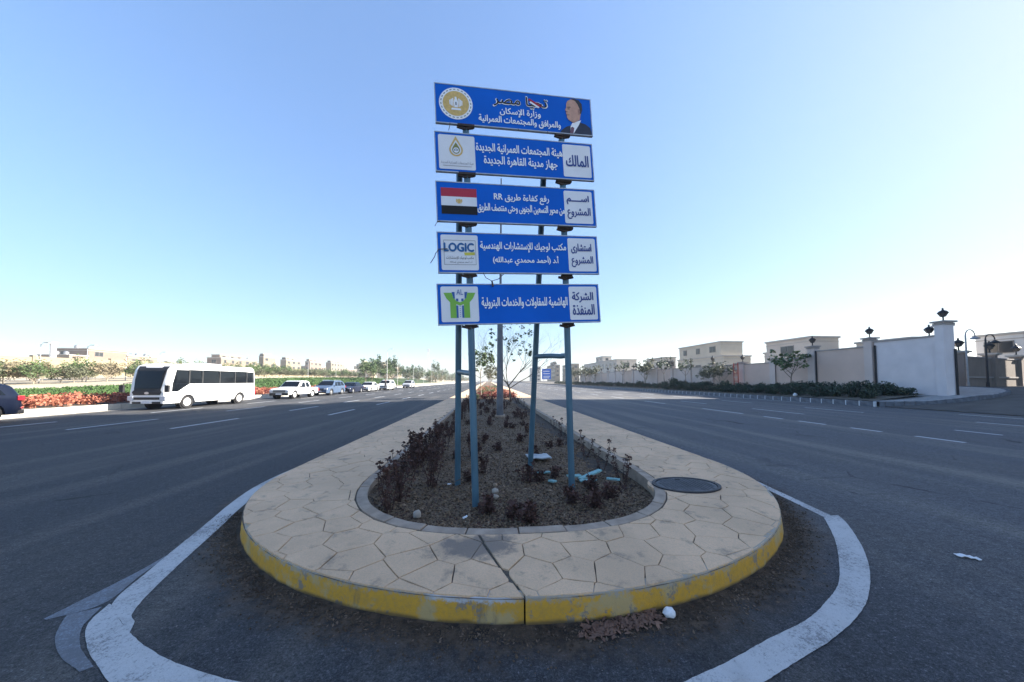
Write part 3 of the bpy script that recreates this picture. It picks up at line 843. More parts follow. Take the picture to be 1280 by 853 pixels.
put_text(b, h, 'المشروع', .82, .962, .68, .28, M_BTXT, off=.015)
# board 5
b, h = board(4, 'lowest board with a green and blue letter logo on its left panel')
panel(b, h, .022, .238, .07, .93); panel(b, h, .80, .983, .07, .93)
px_, py_ = X(.130), Y(.50)
mb = MB(); mb.use(M_GREEN)
def Q(pts, z=.006): mb.face([(px_ + a * .235, py_ + c * .235, z) for a, c in pts])
for sg in (-1, 1):
    for q in ([(-.85, .62), (-.42, .62), (-.36, .40), (-.70, .30)], [(-.70, .30), (-.36, .40), (-.20, .18), (-.52, .10)], [(-.52, .10), (-.20, .18), (-.20, -.75), (-.52, -.75)], [(-.20, .18), (0, .10), (0, -.08), (-.20, 0)]):
        Q([(sg * a, c) for a, c in q][::sg])
mb.use(mat('logo_navy_print', (.02, .10, .34), .5))
for sg in (-1, 1):
    Q([(sg * a, c) for a, c in [(-.42, .66), (-.26, .66), (-.26, .30), (-.33, .30)]][::sg], .007); Q([(sg * a, c) for a, c in [(-.20, .30), (-.08, .30), (-.08, .16), (-.20, .16)]][::sg], .008); Q([(sg * a, c) for a, c in [(-.20, -.08), (-.10, -.08), (-.10, -.75), (-.20, -.75)]][::sg], .008)
for k in range(6): Q([(-.015, -.1 - k * .11), (.015, -.1 - k * .11), (.015, -.15 - k * .11), (-.015, -.15 - k * .11)], .008)
mb.build('letter_logo', None, b)
put_text(b, h, 'AL', .112, .150, .21, .13, MATS['logo_navy_print'], z=.009, off=.0, ar=False)
put_text(b, h, 'الهاشمية للمقاولات والخدمات البترولية', .257, .787, .48, .28, M_WTXT)
put_text(b, h, 'الشركة', .82, .958, .35, .27, M_BTXT, off=.018)
put_text(b, h, 'المنفذة', .82, .962, .67, .27, M_BTXT, off=.018)
# poles, braces, brackets
def pole(pts, r, name='pole', m=M_POLE, n=14):
    mb = MB(); mb.tube(pts, r, n); o = mb.build(name, m, smooth=True); rel(o); return o
FL = [(-.144, 4.11, -.1), (-.303, 4.155, 4.97)]; FR = [(1.153, 4.36, -.1), (1.02, 4.30, 5.03)]
BL = [(-.452, 4.95, -.1), (-.40, 4.33, 4.75)]; BR = [(.702, 5.42, -.1), (.80, 4.42, 4.90)]
for p in (FL, FR, BL, BR): pole(p, .044)
def on(p, z): t = (z - p[0][2]) / (p[1][2] - p[0][2]); return Vector(p[0]).lerp(Vector(p[1]), t)
a, c = on(BL, 1.78), on(FL, 1.74); pole([a, c], .036, 'brace')
a, c = on(BR, 2.03), on(FR, 2.0); pole([a, a.lerp(c, .5) + Vector((0, 0, .0)), a.lerp(c, .8) + Vector((0, 0, -.012)), c], .036, 'brace')
for i, (s, t, hh) in enumerate(boards):
    for k, p in enumerate((FL, FR)):
        O = OS + U * 0 + V_ * (t - hh - .02)
        q = on(p, O.z + (p[1][0]) * .05); mb = MB()
        wv = .11 if i < 3 else .08
        mb.obox(q + N_ * .045 + V_ * .012, U, V_, N_, wv, .016, .02)
        mb.obox(q + N_ * .04 - U * .06 - V_ * .014, (U * .97 - V_ * .25).normalized(), (V_ * .97 + U * .25).normalized(), N_, .06, .014, .012)
        mb.obox(q + N_ * .04 + U * .05 - V_ * .012, (U * .97 + V_ * .2).normalized(), (V_ * .97 - U * .2).normalized(), N_, .045, .012, .012)
        o = mb.build('bracket', M_RUST); rel(o)
# torn cable ties and twigs hanging at the board edges
M_TWIG = mat('dry_twig', (.10, .075, .055), .9, scale=10, var=.3)
def wire(pts, r=.004):
    mb = MB(); mb.tube(pts, r, 5); o = mb.build('loose_wire', M_TWIG); rel(o)
def bp(u, v, i, n=.02): s, t, hh = boards[i]; return OS + U * (s + u * BW) + V_ * (t - v * hh) + N_ * n
wire([bp(.085, 1.0, 0), bp(.083, 1.08, 0), bp(.075, 1.2, 0)])
wire([bp(.50, 1.0, 0), bp(.505, 1.04, 0)]); wire([bp(.69, 1.0, 0), bp(.692, 1.06, 0)])
wire([bp(.02, 1.0, 2), bp(0, 1.05, 2), bp(-.012, 1.14, 2)])
wire([bp(.06, .42, 3, .012), bp(.01, .44, 3), bp(-.01, .55, 3), bp(-.015, .62, 3), bp(-.04, .78, 3)], .005)
wire([bp(.26, 1.0, 3), bp(.275, 1.12, 3), bp(.31, 1.2, 3), bp(.35, 1.15, 3), bp(.385, 1.02, 3)], .005)
wire([bp(.31, 1.2, 3), bp(.315, 1.33, 3)], .012); wire([bp(.74, 1.0, 2), bp(.735, 1.07, 2), bp(.725, 1.14, 2)])

# ------------------------------------------------------------------ plants
def leaf_cloud(mb, centres, n, leaf, r, flat_=.5, aspect=.5):
    for _ in range(n):
        c, R = r.choice(centres)
        a, z = r.uniform(0, 2 * pi), r.uniform(-1, 1); q = sqrt(1 - z * z); rr = R * (r.random() ** .45)
        p = Vector((c[0] + rr * q * cos(a), c[1] + rr * q * sin(a), c[2] + rr * z * .8))
        d = Vector((r.gauss(0, 1), r.gauss(0, 1), r.gauss(0, flat_))).normalized(); e = d.cross(Vector((r.gauss(0, 1), r.gauss(0, 1), r.gauss(0, 1)))).normalized()
        l = leaf * r.uniform(.6, 1.3); w_ = l * aspect
        mb.face([p - d * l, p + e * w_, p + d * l, p - e * w_])
def rand_branch(mb, p, d, l, r0, r, depth, tips, spread=.55, segs=4, up=.12, ns=6):
    pts = [p]; rr = [r0]
    for i in range(segs):
        d = (d + Vector((r.gauss(0, .13), r.gauss(0, .13), r.gauss(0, .08) + up * .3))).normalized(); p = p + d * l / segs; pts.append(p); rr.append(r0 * (1 - .55 * (i + 1) / segs))
        if depth > 0 and i >= 1:
            for _ in range(1 if r.random() < .65 else 2):
                a = r.uniform(0, 2 * pi); side = Vector((cos(a), sin(a), r.uniform(.1, .8))).normalized()
                rand_branch(mb, p, (d * (1 - spread) + side * spread).normalized(), l * r.uniform(.5, .75), rr[-1] * .65, r, depth - 1, tips, spread, segs, up, max(4, ns - 1))
    mb.tube(pts, rr, ns, cap=False); tips.append(pts[-1]); tips.append(pts[-2])
M_BARK = mat('bark', (.16, .125, .09), .95, scale=12, var=.3, bump=.6, bscale=50)
M_BARKP = mat('pale_bark', (.30, .26, .20), .95, scale=12, var=.25, bump=.5, bscale=50)
M_LEAFD = mat('dark_leaf', (.028, .055, .022), .6, scale=1.3, col2=(.06, .105, .035))
M_LEAFM = mat('mid_leaf', (.05, .09, .03), .6, scale=1.3, col2=(.12, .17, .06))
M_LEAFO = mat('olive_leaf', (.075, .085, .045), .7, scale=.7, col2=(.15, .155, .09))
M_LEAFDRY = mat('dry_brush_leaf', (.22, .18, .11), .8, scale=.8, col2=(.15, .13, .08))
M_CORAL = mat('coral_flower', (.33, .085, .055), .7, scale=1.2, col2=(.45, .19, .11))
M_CRIM = mat('crimson_leaf', (.08, .014, .014), .7, scale=2, col2=(.19, .032, .025))
M_WITH = mat('withered_leaf', (.030, .015, .012), .85, scale=4, col2=(.115, .052, .038))
M_STALK = mat('withered_stalk', (.055, .03, .025), .9, scale=8, var=.3)
M_HEDGE = mat('hedge_leaf', (.018, .034, .02), .65, scale=2.5, col2=(.05, .075, .04))
M_GRASS = mat('green_grass', (.03, .075, .014), .8, scale=1.2, col2=(.065, .12, .03))

def tree_kind(seed, h, trunk_h, crown_r, nleaf, leaf, ml, mbk=M_BARK, depth=2, tr=.06, clump=.45, flat_=.5, spread=.55, aspect=.5):
    r = random.Random(seed); mb = MB(); tips = []
    p = Vector((0, 0, 0)); pts = [p - Vector((0, 0, .1))]; rr = [tr * 1.25]; lean = Vector((r.gauss(0, .05), r.gauss(0, .05), 1)).normalized()
    segs = 5
    for i in range(segs): lean = (lean + Vector((r.gauss(0, .04), r.gauss(0, .04), 0))).normalized(); p = p + lean * trunk_h / segs; pts.append(p); rr.append(tr * (1 - .35 * (i + 1) / segs))
    mb.tube(pts, rr, 8, cap=False)
    nb = r.randint(4, 6)
    for k in range(nb):
        a = 2 * pi * k / nb + r.uniform(-.4, .4); st = pts[-1] if k % 2 else pts[-2]
        rand_branch(mb, st, Vector((cos(a) * .7, sin(a) * .7, r.uniform(.5, 1.2))).normalized(), (h - trunk_h) * r.uniform(.6, .85) * .8, tr * .55, r, depth, tips, spread)
    lim = mb.mesh('trunk', mbk, True)
    lb = MB(); cs = []
    r.shuffle(tips)
    for t in tips[:60]:
        q = Vector(t); l = sqrt(q.x ** 2 + q.y ** 2)
        if l > crown_r: q.x *= crown_r / l; q.y *= crown_r / l
        if q.z > h: q.z = h - r.random() * .2
        cs.append((q, clump * r.uniform(.5, 1.2)))
    leaf_cloud(lb, cs, nleaf, leaf, r, flat_, aspect)
    return lim, lb.mesh('crown', ml)
def put_tree(name, kind, loc, label, sc=1, rz=None, group=None, cat='tree'):
    t = empty(name, loc, rz if rz is not None else rnd.uniform(0, 6.28), label=label, cat=cat, group=group)
    for nm, me in (('trunk', kind[0]), ('crown', kind[1])):
        inst(nm, me, t)
    t.scale = (sc, sc, sc) if not hasattr(sc, '__len__') else sc
    return t

# near bed: withered shrubs
def withered(seed, h, n):
    r = random.Random(seed); st = MB(); lv = MB()
    for _ in range(n):
        a = r.uniform(0, 6.28); b = Vector((cos(a) * r.uniform(0, .07), sin(a) * r.uniform(0, .07), -.03)); tip = b + Vector((r.gauss(0, .09), r.gauss(0, .07), h * r.uniform(.6, 1.0)))
        mid = b.lerp(tip, .5) + Vector((r.gauss(0, .03), r.gauss(0, .03), 0)); st.tube([b, mid, tip], [.006, .0045, .003], 5, cap=False)
        for k in range(int(10 + 34 * h)):
            t = r.uniform(.15, 1); p = b.lerp(mid, t * 2) if t < .5 else mid.lerp(tip, t * 2 - 1)
            d = Vector((r.gauss(0, 1), r.gauss(0, 1), r.gauss(-.3, .7))).normalized(); e = d.cross(Vector((r.gauss(0, 1), r.gauss(0, 1), 1))).normalized(); l = r.uniform(.013, .032)
            q = p + d * l * 1.2; lv.face([q - d * l, q + e * l * .5 + Vector((0, 0, .005)), q + d * l, q - e * l * .5])
        for k in range(9):      # curled head
            d = Vector((r.gauss(0, 1), r.gauss(0, 1), r.gauss(0, .5))).normalized(); e = d.cross(Vector((r.gauss(0, 1), r.gauss(0, 1), 1))).normalized(); l = r.uniform(.018, .032); q = tip + d * l
            lv.face([q - d * l, q + e * l * .7, q + d * l, q - e * l * .7])
    return st.mesh('stem', M_STALK), lv.mesh('leaves', M_WITH)
W_K = [withered(i, h, n) for i, (h, n) in enumerate([(.72, 8), (.58, 8), (.48, 7), (.34, 8), (.24, 10), (.60, 4)])]
near_sh = [(-1.20, 4.0, 0, 'tallest withered shrub at the front left corner of the planting bed'), (-1.12, 4.28, 1, 'withered dark shrub just behind the tallest one at the bed corner'),
 (-1.27, 4.75, 1, 'withered shrub at the left edging, second plant from the bed corner'), (-1.22, 5.4, 5, 'thin stalked withered shrub by the left edging of the bed'), (-.80, 4.85, 0, 'dark withered shrub to the left of the rear left sign pole'),
 (-1.35, 6.4, 0, 'withered shrub with curled heads midway along the left edging'), (.48, 3.55, 4, 'low dark red clump at the front edge of the bed between the sign poles'), (.30, 3.72, 4, 'low dark clump in front of the two sign poles'),
 (1.36, 3.98, 4, 'low dark red plant just right of the front right sign pole'), (1.62, 4.25, 4, 'reddish withered plant between the right sign pole and the manhole'), (1.52, 4.60, 4, 'dark red plant behind the blue scraps of foam'),
 (2.15, 5.9, 5, 'lone withered sprig against the right edging of the bed'), (2.1, 6.9, 5, 'small dark sprig standing above the right edging'), (2.2, 9.5, 5, 'far dark sprig leaning over the right edging of the bed'),
 (.02, 3.9, 4, 'dark clump at the foot of the front left sign pole'), (1.08, 4.12, 4, 'dark clump at the foot of the front right sign pole'), (.6, 4.9, 3, 'brown withered plant in the middle of the bed before the rear right pole'), (.95, 6.6, 4, 'dark red plant on the grey plastic sheet in the bed'), (-.1, 5.5, 3, 'withered plant between the rear left pole and the bed centre')]
for x, y, k, lab in near_sh:
    t = empty('withered_shrub', (x, y, soil_z(x, y)), rnd.uniform(0, 6.28), label=lab, cat='shrub')
    inst('stem', W_K[k][0], t); inst('leaves', W_K[k][1], t)
r = random.Random(11)
for i in range(130):
    y = 4.9 + (i / 130) ** 1.2 * 22; side = r.random()
    x = r.uniform(-1.45, -.9) if side < .42 else (r.uniform(1.9, 2.3) if side < .50 else r.uniform(-.8, 1.9))
    if x < -.5 and y < 5.6: y += 1.2
    k = r.choice((0, 1, 2, 3, 5)) if side < .42 else 5 if side < .5 else r.choice((4, 4, 3))
    if side >= .5 and y > 12: k = r.choice((2, 3, 3))
    t = empty('withered_shrub', (x, y, soil_z(x, y)), r.uniform(0, 6.28), label='dark withered shrub in the soil of the median bed behind the sign poles', cat='shrub', group='withered shrubs further back in the median bed')
    inst('stem', W_K[k][0], t); inst('leaves', W_K[k][1], t); s = r.uniform(.7, 1.05); t.scale = (s, s, s)
# ground litter of the bed
def litter(name, m, n, size, seed, dens, area=None, z=.008, thick=False):
    r = random.Random(seed); mb = MB()
    for _ in range(n):
        if area: x, y = area(r)
        else:
            y = 3.2 + 20 * r.random() ** dens; x = BX + r.uniform(-1, 1) * (BA - .17)
            if not inside_bed(x, y, -.16): continue
        p = Vector((x, y, (soil_z(x, y) if not area else 0) + z)); d = Vector((r.gauss(0, 1), r.gauss(0, 1), r.gauss(0, .35))).normalized(); e = d.cross(Vector((r.gauss(0, .3), r.gauss(0, .3), 1))).normalized(); l = size * r.uniform(.4, 1.5)
        if thick:
            g = d.cross(e); a = l * r.uniform(.5, 1)
            vs = [p + d * l, p - d * l, p + e * a, p - e * a, p + g * a * .7, p - g * a * .7]
            mb.raw(vs, [(0, 2, 4), (2, 1, 4), (1, 3, 4), (3, 0, 4), (2, 0, 5), (1, 2, 5), (3, 1, 5), (0, 3, 5)])
        else: mb.face([p - d * l, p + e * l * .45, p + d * l, p - e * l * .45])
    return tagp(mb.build(name, m), kind='stuff')
litter('leaf_litter', mat('brown_litter', (.10, .05, .025), .9, scale=3, col2=(.26, .16, .085)), 15000, .014, 1, 2.2)
litter('dark_leaf_litter', mat('dark_red_litter', (.020, .010, .007), .9, scale=3, col2=(.085, .035, .024)), 20000, .017, 2, 2.0)
litter('gravel', mat('bed_gravel', (.17, .125, .08), .9, scale=9, col2=(.42, .34, .25)), 2500, .0075, 3, 2.4, thick=True)
litter('soil_clods', M_SOIL, 9000, .026, 4, 2.2, thick=True)
litter('pale_clods', mat('pale_clod', (.22, .155, .10), .95, scale=20, col2=(.34, .25, .17), bump=.5), 420, .030, 14, 2.0, z=.004, thick=True)
def near_kerb(r):
    a = r.uniform(.12, .95) * pi; g = 1 + abs(r.gauss(0, .032)) + .012
    return OX - OA * g * cos(a), OY - OB * g * sin(a)
litter('kerbside_dirt', mat('kerbside_dirt', (.035, .023, .014), .95, scale=3, col2=(.11, .078, .05)), 6500, .008, 5, 1, near_kerb, .003, True)
litter('kerbside_straw', mat('kerbside_straw', (.14, .10, .07), .95, scale=3, var=.3), 900, .012, 6, 1, near_kerb, .006)
litter('dry_leaf_heap', mat('dry_heap', (.10, .05, .035), .9, scale=6, col2=(.22, .13, .09)), 420, .022, 7, 1, lambda r: ((lambda t: (.62 + t * .58 + r.gauss(0, .02), 2.10 + t * .12 + r.gauss(0, .035)))(r.random())), .016)
def road_grit(r):
    y = 1.6 + 16 * r.random() ** 2; x = r.uniform(-1.5, 1.5) * (y + 2)
    while inside_outer(x, y, -.1): x = r.uniform(-1.5, 1.5) * (y + 2)
    return x, y
litter('road_grit', mat('road_grit', (.16, .155, .15), .9, scale=3, var=.4), 1500, .004, 8, 1, road_grit, .003, True)
# twigs lying about
for i, (pts, lab) in enumerate([([(-.62, 4.5, .16), (-.45, 4.75, .2), (-.1, 5.1, .24), (.05, 5.3, .2)], 'curved dry twig lying between the two left sign poles'), ([(.15, 5.2, .15), (.25, 5.9, .32), (.33, 6.3, .38)], 'dry twig slanting up behind the front left pole')]):
    mb = MB(); mb.tube(pts, [.005, .005, .004, .003][:len(pts)], 5); tagp(mb.build('twig', M_TWIG), label=lab, cat='twig')
# stones, scraps and papers
M_PEB = mat('pale_stone', (.34, .30, .25), .9, scale=9, var=.2, bump=.4, bscale=40)
def stone(x, y, z, a, b, c, seed, name='stone', m=M_PEB, lab='', cat='stone'):
    r = random.Random(seed); mb = MB(); vs = []; n, k = 10, 6
    for i in range(k + 1):
        for j in range(n):
            t, p = pi * i / k, 2 * pi * j / n; d = Vector((sin(t) * cos(p), sin(t) * sin(p), cos(t))); q = 1 + .25 * noise.noise(d * 1.5 + Vector((seed, 0, 0))); vs.append((x + d.x * a * q, y + d.y * b * q, z + d.z * c * q))
    mb.raw(vs, [(i * n + j, (i + 1) * n + j, (i + 1) * n + (j + 1) % n, i * n + (j + 1) % n) for i in range(k) for j in range(n)])
    return tagp(mb.build(name, m, smooth=True), label=lab, cat=cat)
stone(.10, 4.42, .15, .05, .04, .04, 1, lab='pale rounded stone in the bed, the farther of two by the front left pole')
stone(.10, 4.24, .14, .045, .035, .032, 2, lab='pale rounded stone in the bed, the nearer of two by the front left pole')
stone(-.80, 3.78, .13, .05, .045, .045, 3, lab='brown stone near the front left edging of the bed')
stone(1.27, 2.22, .03, .045, .035, .032, 5, 'crumpled_bag', mat('white_plastic', (.72, .74, .76), .5, scale=14, var=.1, bump=.6, bscale=50), 'small crumpled white plastic bag against the yellow kerb', 'bag')
M_TEAL = mat('teal_foam', (.20, .38, .38), .8, scale=12, var=.2, bump=.4, bscale=50)
M_TARP = mat('grey_plastic', (.34, .38, .40), .5, scale=5, var=.15, bump=.5, bscale=12)
def scrap(x, y, z, lx, ly, lz, rz, tilt, m, lab, name='foam_scrap', cat='scrap'):
    mx = Matrix.Translation((x, y, z)) @ Matrix.Rotation(rz, 4, 'Z') @ Matrix.Rotation(tilt, 4, 'Y'); mb = MB(); r = random.Random(int(x * 100)); n = 7; vs = []
    for k in (0, 1):
        for j in (0, 1):
            for i in range(n + 1):
                u = i / n; vs.append(mx @ Vector((lx * (u - .5), ly * (j - .5) * (1 + .35 * noise.noise(Vector((u * 5, j * 7 + x, 0)))), lz * k + .02 * noise.noise(Vector((u * 4, y, 3))))))
    W = n + 1; fs = []
    for i in range(n): fs += [(i, i + 1, W + i + 1, W + i)[::-1], (2 * W + i, 2 * W + i + 1, 3 * W + i + 1, 3 * W + i), (i, i + 1, 2 * W + i + 1, 2 * W + i), (W + i, 3 * W + i, 3 * W + i + 1, W + i + 1)]
    fs += [(0, 2 * W, 3 * W, W), (n, W + n, 3 * W + n, 2 * W + n)]; mb.raw(vs, fs); return tagp(mb.build(name, m), label=lab, cat=cat)
scrap(1.62, 5.02, .16, .46, .09, .02, .5, -.15, M_TEAL, 'longest teal scrap of foam slanting towards the right edging of the bed')
scrap(1.35, 5.00, .15, .22, .09, .02, .1, 0, M_TEAL, 'short teal scrap left of the long slanting one')
scrap(1.52, 4.82, .13, .26, .07, .02, .05, 0, M_TEAL, 'flat teal scrap in front of the long slanting one')
scrap(1.95, 4.92, .11, .20, .07, .02, -.4, 0, M_TEAL, 'bright teal scrap beside the right edging of the bed')
scrap(.98, 4.86, .12, .10, .10, .02, .8, .1, M_TEAL, 'small teal scrap at the left side of the front right pole')
scrap(.92, 5.3, .13, .22, .06, .02, -.05, 0, M_TEAL, 'thin teal strip lying between the two right sign poles')
scrap(1.0, 6.35, .14, .45, .35, .02, .1, 0, M_TARP, 'flat grey plastic sheet lying in the middle of the bed', 'plastic_sheet', 'plastic sheet')
M_PAPER = mat('white_paper', (.68, .69, .70), .7, scale=9, var=.08)
scrap(4.45, 2.72, .012, .15, .05, .006, -.45, 0, M_PAPER, 'crumpled white paper strip on the asphalt to the right of the curved line', 'paper_scrap', 'paper')
scrap(9.3, 4.8, .012, .2, .1, .006, -.3, 0, M_PAPER, 'small white paper on the asphalt far right of the island', 'paper_scrap', 'paper')
scrap(-.55, 4.75, .15, .06, .03, .01, .1, 0, M_PAPER, 'tiny white paper bit in the soil left of the rear left pole', 'paper_scrap', 'paper')
scrap(-.25, 3.66, .13, .05, .03, .01, .4, 0, M_PAPER, 'tiny white paper bit near the front edging of the bed', 'paper_scrap', 'paper')

# small trees, lamp mast and low plants further along the median
K_YOUNG = tree_kind(21, 5.2, 2.2, 1.0, 1500, .10, M_LEAFM, M_BARKP, 2, .045, .30, .8)
put_tree('young_tree', K_YOUNG, (-.6, 29.5, .1), 'slim young leafy tree in the median just left of the lamp mast')
K_BARE = tree_kind(33, 6.4, 1.2, 1.5, 1000, .075, M_LEAFD, M_BARK, 3, .075, .22, .8, .5)
put_tree('sparse_tree', K_BARE, (1.7, 24.0, .1), 'sparse half bare tree in the median just right of the lamp mast')
K_YOUNG2 = tree_kind(25, 3.6, 1.7, .8, 500, .10, M_LEAFO, M_BARKP, 2, .04, .28, .8)
for i, (x, y) in enumerate([(.3, 42), (.5, 56), (.2, 70), (.6, 88), (.3, 110), (.5, 135)]):
    put_tree('young_tree', K_YOUNG2, (x, y, .1), 'young tree in the planted median far behind the sign', 1 + .1 * (i % 3), group='young trees along the far median')
K_LOW = []
for i, m in enumerate((M_CORAL, M_LEAFM, M_CRIM)):
    r = random.Random(50 + i); mb = MB(); leaf_cloud(mb, [((r.uniform(-.3, .3), r.uniform(-.3, .3), .22), .28) for _ in range(6)], 260, .05, r); K_LOW.append(mb.mesh('leaves', m))
r = random.Random(12)
for i in range(90):
    y = 26.5 + i * .45; x = r.uniform(-1.5, 2.2); k = r.choice((0, 2, 2, 1)) if y < 36 else r.choice((1, 1, 0))
    inst('low_shrub', K_LOW[k], None, (x, y, .08), r.uniform(0, 6), r.uniform(.8, 1.3), label='low ' + ('coral', 'green', 'crimson')[k] + ' shrub in the sunlit part of the median', cat='shrub', group=('coral', 'green', 'crimson')[k] + ' low shrubs in the sunlit median')
M_GALV = mat('galvanised_steel', (.30, .31, .32), .5, .6, scale=6, var=.15)
M_MAST = mat('weathered_mast_steel', (.13, .14, .155), .65, .2, scale=3, var=.25)
lm = empty('lamp_mast', (.52, 13.9, .05), label='tall grey street lamp mast rising behind the middle of the sign', cat='street lamp')
mb = MB(); mb.tube([(0, 0, 0), (0, 0, 4.1), (.01, 0, 4.2), (.04, 0, 10.6)], [.15, .12, .06, .028], 12); mb.build('pole', M_MAST, lm, smooth=True)
mb = MB(); mb.box(-.22, .22, -.22, .22, -.05, .12); mb.build('base', M_KERBC, lm)
for sg in (-1, 1):
    mb = MB(); mb.tube([(.03, 0, 9.4), (.03 + sg * .4, 0, 9.8), (.03 + sg * .9, 0, 9.9)], .025, 8); a_ = mb.build('arm', M_GALV, lm)
    mb = MB(); mb.box(.03 + sg * .85 - .2, .03 + sg * .85 + .2, -.09, .09, 9.84, 9.94); mb.build('lamp_head', M_GALV, lm)

# ------------------------------------------------------------------ left verge
def crest(y): return interp(y, [(-20, .45), (15, .55), (31, .9), (38, 1.2), (60, 2.1), (76, 2.4), (100, 2.65), (300, 3.0), (900, 3)])
def lz(x, y):
    c = crest(y)
    return interp(-x, [(21, .30), (24.8, .36), (40, c), (44, c + .05), (70, c + .1), (900, c + .2)])
grid_sheet('left_verge', -300, -21.05, -40, 700, lz, M_SAND, 90, 90, pw=1.6)
grid_sheet('grass_strip', -39.5, -24.6, -20, 180, lambda x, y: lz(x, y) + .02, M_LAWN, 12, 60, pw=1.4)
grid_sheet('flower_bed', -24.6, -21.2, -20, 120, lambda x, y: lz(x, y) + .03, M_VERGE, 4, 40, pw=1.4)
mbk = MB()
lk = empty('left_kerb', (0, 0, 0), kind='structure')
K1 = MB(); K1.prism([(-.17, .008), (.0, .008), (.0, .99), (-.17, .99)], -.05, .33, .012); K1m = K1.mesh('kerbstone', M_KERBL)
for i in range(110):
    inst('kerbstone', K1m, lk, (KL, 4 + i * 1.0, 0), 0, (1, 1, 1 + rnd.uniform(-.02, .02)))
mb = MB(); mb.box(KL - .17, KL, 114, 600, -.05, .33); mb.box(KL - .17, KL, -50, 4, -.05, .33); tagp(mb.build('distant_kerb', M_KERBL, lk), kind='stuff')
mb = MB(); mb.face([(KL, -50, .005), (KL + .55, -50, .005), (KL + .55, 400, .005), (KL, 400, .005)]); mb.build('gutter', mat('gutter_concrete', (.25, .235, .21), .9, scale=2, var=.15), road)
# grass blades
r = random.Random(31); mb = MB()
for _ in range(26000):
    y = 18 + 95 * r.random() ** 1.6; x = r.uniform(-39.4, -24.7); z = lz(x, y) + .02; s = .05 + .0022 * y; a = r.uniform(0, pi); h_ = r.uniform(.08, .2)
    mb.face([(x - s * cos(a), y - s * sin(a), z), (x + s * cos(a), y + s * sin(a), z), (x + r.gauss(0, .05), y + r.gauss(0, .05), z + h_)])
tagp(mb.build('grass', M_GRASS), kind='stuff')
# coral / crimson flower shrubs along the left kerb
CS = []
for i, m in enumerate((M_CORAL, M_CORAL, M_CRIM)):
    r = random.Random(80 + i); mb = MB(); leaf_cloud(mb, [((r.uniform(-.45, .45), r.uniform(-.45, .45), r.uniform(.15, .36)), .26) for _ in range(9)], 420, .055, r, .8, .6); CS.append(mb.mesh('leaves', m))
r = random.Random(13)
for i in range(72):
    y = 12.5 + i * .78
    for row, x in enumerate((-22.0, -23.2)):
        k = 2 if (row == 1 and r.random() < .55) or r.random() < .18 else r.choice((0, 1))
        inst('flower_shrub', CS[k], None, (x + r.uniform(-.3, .3), y + r.uniform(-.3, .3), lz(x, y)), r.uniform(0, 6), (1.15, 1.15, r.uniform(.95, 1.4)), label=('dark crimson leafy shrub in the bed along the left kerb' if k == 2 else 'coral red flowering shrub in the bed along the left kerb'), cat='shrub', group=('crimson' if k == 2 else 'coral') + ' shrubs in the bed along the left kerb')
# olive and brush trees on the crest
K_OL = [tree_kind(60 + i, 2.2 + .3 * i, .35, 1.5, 900, .12, (M_LEAFO, M_LEAFO, M_LEAFDRY, M_LEAFM)[i], M_BARKP, 1, .05, .55, .9) for i in range(4)]
K_EV = [tree_kind(70 + i, 7 + i, 1.2, 2.4, 900, .26, M_LEAFD if i else M_LEAFM, M_BARK, 2, .14, 1.0, .9) for i in range(2)]
K_CY = tree_kind(77, 9, 1.0, 1.2, 800, .24, M_LEAFD, M_BARK, 2, .14, .8, .9)
r = random.Random(14)
for i in range(210):
    y = 22 + 130 * (i / 210) ** 1.1; x = -44 - r.random() * 14 - y * .06
    put_tree('olive_tree', K_OL[r.choice((0, 1, 1, 2, 2, 3)) if y < 60 else r.choice((0, 1, 3, 3))], (x, y + r.uniform(-1, 1), lz(x, y)), 'low bushy pale tree on the sandy bank beyond the grass strip', r.uniform(.75, 1.1), group='low olive trees on the sandy bank')
for i in range(46):
    y = 86 + i * 6.5; x = -28 - r.random() * max(1, min(.37 * y - 28, 30))
    put_tree('evergreen_tree', r.choice(K_EV), (x, y, lz(x, y) - .1), 'dark green tree in the row beyond the parked cars', r.uniform(.62, .95) * (1 + i * .008), group='dark trees beyond the parked cars')
for x, y, s in ((-31, 106, 1.0), (-36, 122, .95), (-29, 180, 1.4)):
    put_tree('cypress_tree', K_CY, (x, y, lz(x, y)), {106: 'pointed dark tree rising above the row behind the last parked cars', 122: 'second pointed dark tree, left of the highest one behind the parked cars', 180: 'distant pointed tree beside the lamp poles down the left road'}[y], s)
r = random.Random(15)
for i in range(60):   # pale planting on the far part of the left side
    y = 130 + i * 7; x = -24 - r.random() * 8
    put_tree('roadside_tree', r.choice(K_OL), (x, y, lz(x, y)), 'pale green roadside tree far down the left kerb', r.uniform(1.2, 2.0), group='roadside trees far down the left kerb')

# ------------------------------------------------------------------ lamp poles
M_WPOLE = mat('pale_pole_paint', (.55, .55, .54), .5, .2, scale=6, var=.1)
def lamp_pole(h, arm=.9, r0=.07, m=M_WPOLE):
    p = MB(); p.tube([(0, 0, -.1), (0, 0, h * .96), (-.02, 0, h)], [r0, r0 * .55, r0 * .5], 8)
    a = MB(); a.tube([(0, 0, h * .97), (arm * .5, 0, h + .12), (arm, 0, h + .14)], r0 * .4, 6)
    hd = MB(); hd.box(arm - .1, arm + .42, -.12, .12, h + .09, h + .18)
    return [('pole', p.mesh('pole', m, True)), ('arm', a.mesh('arm', m)), ('lamp_head', hd.mesh('lamp_head', m))]
LP9, LP5 = lamp_pole(8.8), lamp_pole(5.6, .5, .05)
def put_parts(name, parts, loc, rz=0, **k):
    t = empty(name, loc, rz, **k)
    for nm, me in parts: inst(nm, me, t)
    return t
put_parts('street_lamp', LP9, (-24.2, 79, .35), label='tall thin street lamp behind the last parked cars, the left one of two', cat='street lamp')
